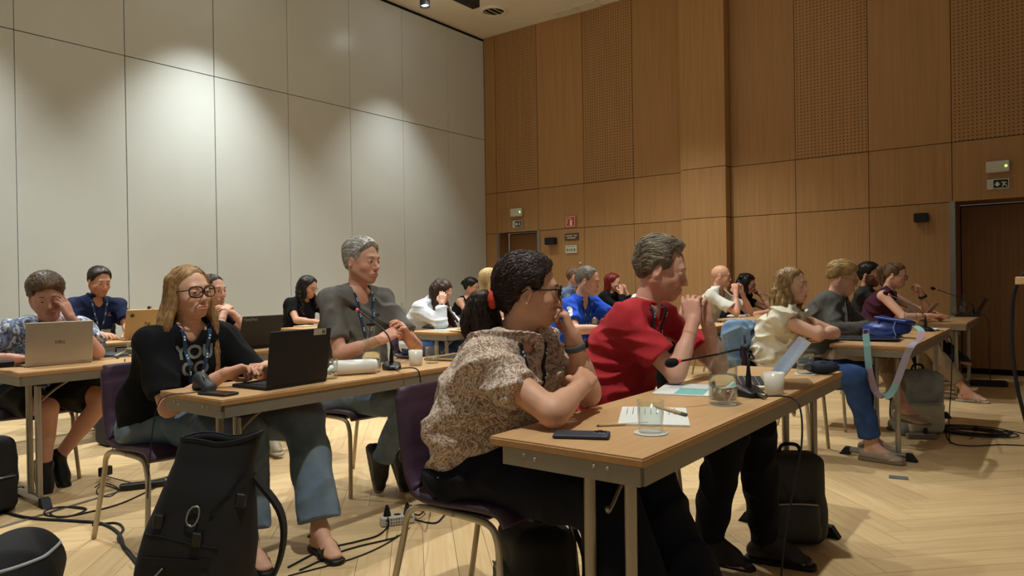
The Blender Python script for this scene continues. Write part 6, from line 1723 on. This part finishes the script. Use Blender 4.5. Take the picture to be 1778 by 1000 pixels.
# dark bags at the left edge
e = empty('shoulder_bag', at_z(20, 1085, 0), .6, 'black bag with pale piping at the bottom left corner', 'bag')
sd = Sdf().ell((0, 0, .16), (.13, .21, .17), None, .02).plane((0, 0, .004), (0, 0, -1)).disp(folds(2, .006, 16)); sdf_obj('bag_body', sd, .009, M_bagk, e)
MB().tube([Vector(trace(sd, (.4, -.17 + .034 * k, .24 - .00 * k), (-1, 0, 0), .6)) for k in range(11)], .006, 6).build('piping', mat('pale_piping', '9aa0a4', .5), e)
backpack(at_z(-32, 895, 0), .3, .30, .2, .42, M_bagk, 'black backpack cut off by the left edge', res=.012, seed=5)
backpack((-5.98, 2.80, 0), 1.2, .32, .2, .50, M_bagk, 'black backpack standing behind the chair of the clasped hands woman', res=.012, seed=7)
backpack((-2.98, 3.28, 0), .8, .32, .22, .34, M_bagk, 'black backpack lying by the feet of the man in olive tee', res=.012, seed=9)
e = backpack((-1.50, 2.10, 0), -2.2, .30, .22, .34, mat('olive_black_nylon', '1e1c16', .7, var=.3, scale=5), 'olive black bag under the chair of the floral woman', seed=11, trim=mat('grey_green_flap', '4c5145', .7))
backpack((-.97, 3.30, 0), -1.0, .28, .17, .42, mat('grey_backpack', '2a2926', .7, var=.12), 'dark grey backpack under the far end of the nearest table', seed=13, trim=mat('grey_pocket', '35332e', .7))
backpack((-.86, 6.12, 0), -.9, .34, .20, .50, mat('pale_grey_pack', '8f9496', .75, var=.2), 'pale grey and cream backpack under the handbag table', seed=15, trim=mat('cream_canvas', 'b5b09c', .8), strapm=mat('black_webbing', '0a0a0b', .85))
backpack((-2.15, 5.55, 0), .4, .30, .18, .20, M_bagk, 'low black bag on the floor left of the handbag table', res=.012, seed=17)
# denim jacket on the chair back
cl = PP['cream']['root'].location
e = empty('denim_jacket', (cl.x - .24, cl.y, .40), 0, 'light blue denim jacket hung over the chair of the cream blouse', 'jacket')
M_den = mat('light_denim', '7f9ab6', .85, var=.2, scale=16, bump=.35, bscale=420, col2='5d7b9b')
sd = Sdf().rbox((-.010, 0, .22), (.048, .240, .23), frame(0, -6, 0), .040, .02).cone((-.03, -.19, .43), (-.05, -.245, .12), .045, .036, .02).cone((-.03, .19, .43), (-.05, .245, .14), .045, .036, .02).cone((-.035, -.15, .445), (-.035, .15, .445), .035, .035, .02).disp(folds(4, .013, 26))
sdf_obj('jacket_body', sd, .008, M_den, e)
MB().tube([Vector(trace(sd, (-.3, -.20 + .05 * k, .30), (1, 0, 0), .5)) for k in range(9)], .003, 5).build('yoke_seam', mat('denim_dark_seam', '56718f', .85), e)
for sy in (-1, 1):
    q = trace(sd, (-.3, sy * .1, .22), (1, 0, 0), .5); MB().box(Vector(q), (.008, .09, .08), bev=.003).build('pocket', M_den, e)
    q = trace(sd, (-.4, sy * .21, .26), (1, 0, 0), .5); MB().lathe([(.008, 0), (.007, .003), (0, .004)], Vector(q), 8, Matrix.Rotation(-math.pi / 2, 3, 'Y')).build('button', mat('copper_button', '8a6a4a', .4, .7), e)
# ---- cables and power strips on the floor
def cable(pts, label, r=.0042, n=7, m=None):
    return tag(MB().tube(spline(pts, n), r, 6).build('floor_cable', m or M_blackm), label, 'cable')
Z = .0045
fz = lambda *q: [at_z(x, y, Z) for x, y in q]
cable(fz((-20, 878), (40, 898), (130, 905), (175, 909), (205, 925), (215, 950), (235, 975), (260, 1010)), 'thick black cable sweeping along the left floor', .009)
cable(fz((160, 912), (200, 908), (214, 918), (205, 935), (222, 955), (250, 985)), 'black cable looping beside the large backpack', .006)
cable(fz((148, 884), (110, 880), (80, 886), (82, 895), (120, 896), (150, 884), (120, 880), (88, 890), (105, 898), (150, 890), (210, 874), (270, 846), (310, 822)), 'coiled black cable lying under the left table', .0045)
cable(fz((165, 846), (180, 838), (205, 848), (190, 862), (168, 856), (178, 842), (213, 852)), 'thin cable loop beside the adapter on the left', .003)
e = empty('power_strip', at_z(248, 848, 0), math.radians(62), 'black power strip on the floor by the left chair', 'power strip')
MB().box((0, 0, .02), (.24, .045, .038), bev=.006).build('strip_body', M_black, e)
for k in range(4): MB().lathe([(.015, .0395), (.013, .036)], (-.085 + .055 * k, 0, 0), 10).build('socket', M_blackm, e)
a = at_d(183, 818, 4.45)
e = empty('power_adapter', a, .3, 'black power adapter hanging by its cable near the left', 'adapter'); MB().box((0, 0, 0), (.035, .08, .055), bev=.005).build('adapter_body', M_black, e)
MB().tube(spline([Vector((0, 0, .03)), Vector(at_d(192, 770, 4.4)) - a, Vector(at_d(193, 720, 4.35)) - a, Vector(at_d(190, 680, 4.28)) - a, Vector(at_d(190, 625, 4.22)) - a], 6), .0028, 6).build('cable', M_blackm, e)
MB().tube(spline([Vector((0, 0, -.03)), Vector(at_z(192, 840, .03)) - a, Vector(at_z(213, 852, .01)) - a], 6), .0028, 6).build('lower_cable', M_blackm, e)
e = empty('power_strip', at_z(690, 910, 0), math.radians(60), 'white lettered power strip on the parquet between the front chairs', 'power strip')
MB().box((0, 0, .025), (.165, .05, .046), bev=.006).build('strip_body', mat('white_strip', 'c6c2b4', .5), e)
mb = MB()
for r in range(2):
    for k in range(11 - 4 * r):
        mb.box((-.06 + .0125 * k, -.0255, .033 - .016 * r), (.006, .001, .009 if k % 3 else .006))
mb.build('marking', mat('strip_marking', '4a4a48', .6), e)
for xx in (-.05, .05):
    MB().lathe([(.019, .048), (.019, .055), (.011, .085), (.006, .10)], (xx, 0, 0), 12).build('plug', M_black, e)
MB().lathe([(.018, .0482), (.016, .047)], (0, 0, 0), 12).build('socket', M_blackm, e)
cable([at_z(672, 905, .1), at_z(674, 900, .06), at_z(673, 915, .005), at_z(655, 930, Z), at_z(620, 940, Z), at_z(560, 955, Z), at_z(500, 985, Z)], 'black cable plugged into the near socket of the white strip', .0045)
cable([at_z(702, 893, .1), at_z(706, 880, .09), at_z(714, 878, .06), at_z(716, 890, .02), at_z(728, 894, .02), at_z(738, 882, .03), at_z(720, 878, .03), at_z(706, 890, .02), at_z(715, 900, Z), at_z(755, 908, Z), at_z(775, 892, Z), at_z(800, 886, Z)], 'looping cable from the white strip towards the floral woman', .0045)
cable(fz((520, 990), (600, 955), (680, 935), (690, 930)), 'thin cable running along the sandal of the woman in black', .004)
e = empty('cable_coil', at_z(1692, 752, 0), 0, 'coil of black cable on the floor right of the pale backpack', 'cable')
mb = MB()
for k in range(7):
    rr = .15 + .02 * (k % 4); cx0 = Vector((.01 * ((k * 3) % 5 - 2), .012 * ((k * 2) % 5 - 2), .006 + .0075 * (k // 2)))
    mb.tube([cx0 + Vector((rr * 1.5 * math.cos(a) * .8, rr * math.sin(a) * .8, 0)) for a in [q * 2 * math.pi / 28 for q in range(28)]], .0045, 6, closed=True)
mb.build('loops', M_blackm, e); MB().box((0, .1, .02), (.03, .06, .04), bev=.006).build('tie', M_black, e)
cable(fz((1730, 752), (1750, 748), (1790, 755)), 'cable leaving the coil towards the right edge', .004)
cable(fz((1640, 735), (1648, 765), (1680, 774), (1740, 772), (1800, 775)), 'cable crossing the floor below the coil', .004)
e = empty('power_strip', at_z(1716, 670, 0), math.radians(10), 'black floor box with cables before the dark door', 'power strip'); MB().box((0, 0, .03), (.34, .12, .06), bev=.01).build('strip_body', M_black, e)
for k in range(3): MB().lathe([(.022, .06), (.02, .055)], (-.1 + .1 * k, 0, .002), 12).build('socket', M_blackm, e)
e = empty('power_strip', at_z(1600, 762, 0), .5, 'dim grey power strip in the shade under the handbag table', 'power strip'); MB().box((0, 0, .02), (.2, .05, .04), bev=.006).build('strip_body', mat('grey_strip', '7a766c', .6), e)
MB().lathe([(.02, .04), (.012, .08)], (.03, 0, 0), 10).build('plug', M_black, e)
tag(MB().box(at_z(1560, 829, .006), (.10, .035, .012), rz=.2, bev=.003).build('floor_clip', mat('blue_grey_metal', '7c8894', .35, .6)), 'small metal clip by the foot of the handbag table', 'clip')
# ---- right edge: lectern shelf, its cable and a chair
q = at_d(1766, 487, 2.7)
e = empty('lectern', (q.x + .30, q.y + .06, 0), math.radians(0), 'wooden lectern shelf cut off by the right edge', 'lectern')
MB().box((0, 0, q.z), (.60, .42, .028), bev=.003).build('shelf', M_ttop, e); MB().box((.12, 0, q.z / 2), (.28, .34, q.z - .03), bev=.004).build('column', M_doorw, e)
tag(MB().tube(spline([at_d(1800, 462, 2.6), at_d(1775, 478, 2.62), at_d(1762, 505, 2.64), at_d(1757, 550, 2.66), at_d(1758, 610, 2.66), at_d(1766, 670, 2.66), at_d(1778, 720, 2.66), at_d(1800, 800, 2.66)], 6), .007, 8).build('hanging_cable', M_blackm), 'thick black cable curving down at the right edge', 'cable')
q = at_z(1915, 850, 0)
chair(q.x, q.y, math.radians(200), 'aubergine chair cut off by the right edge')
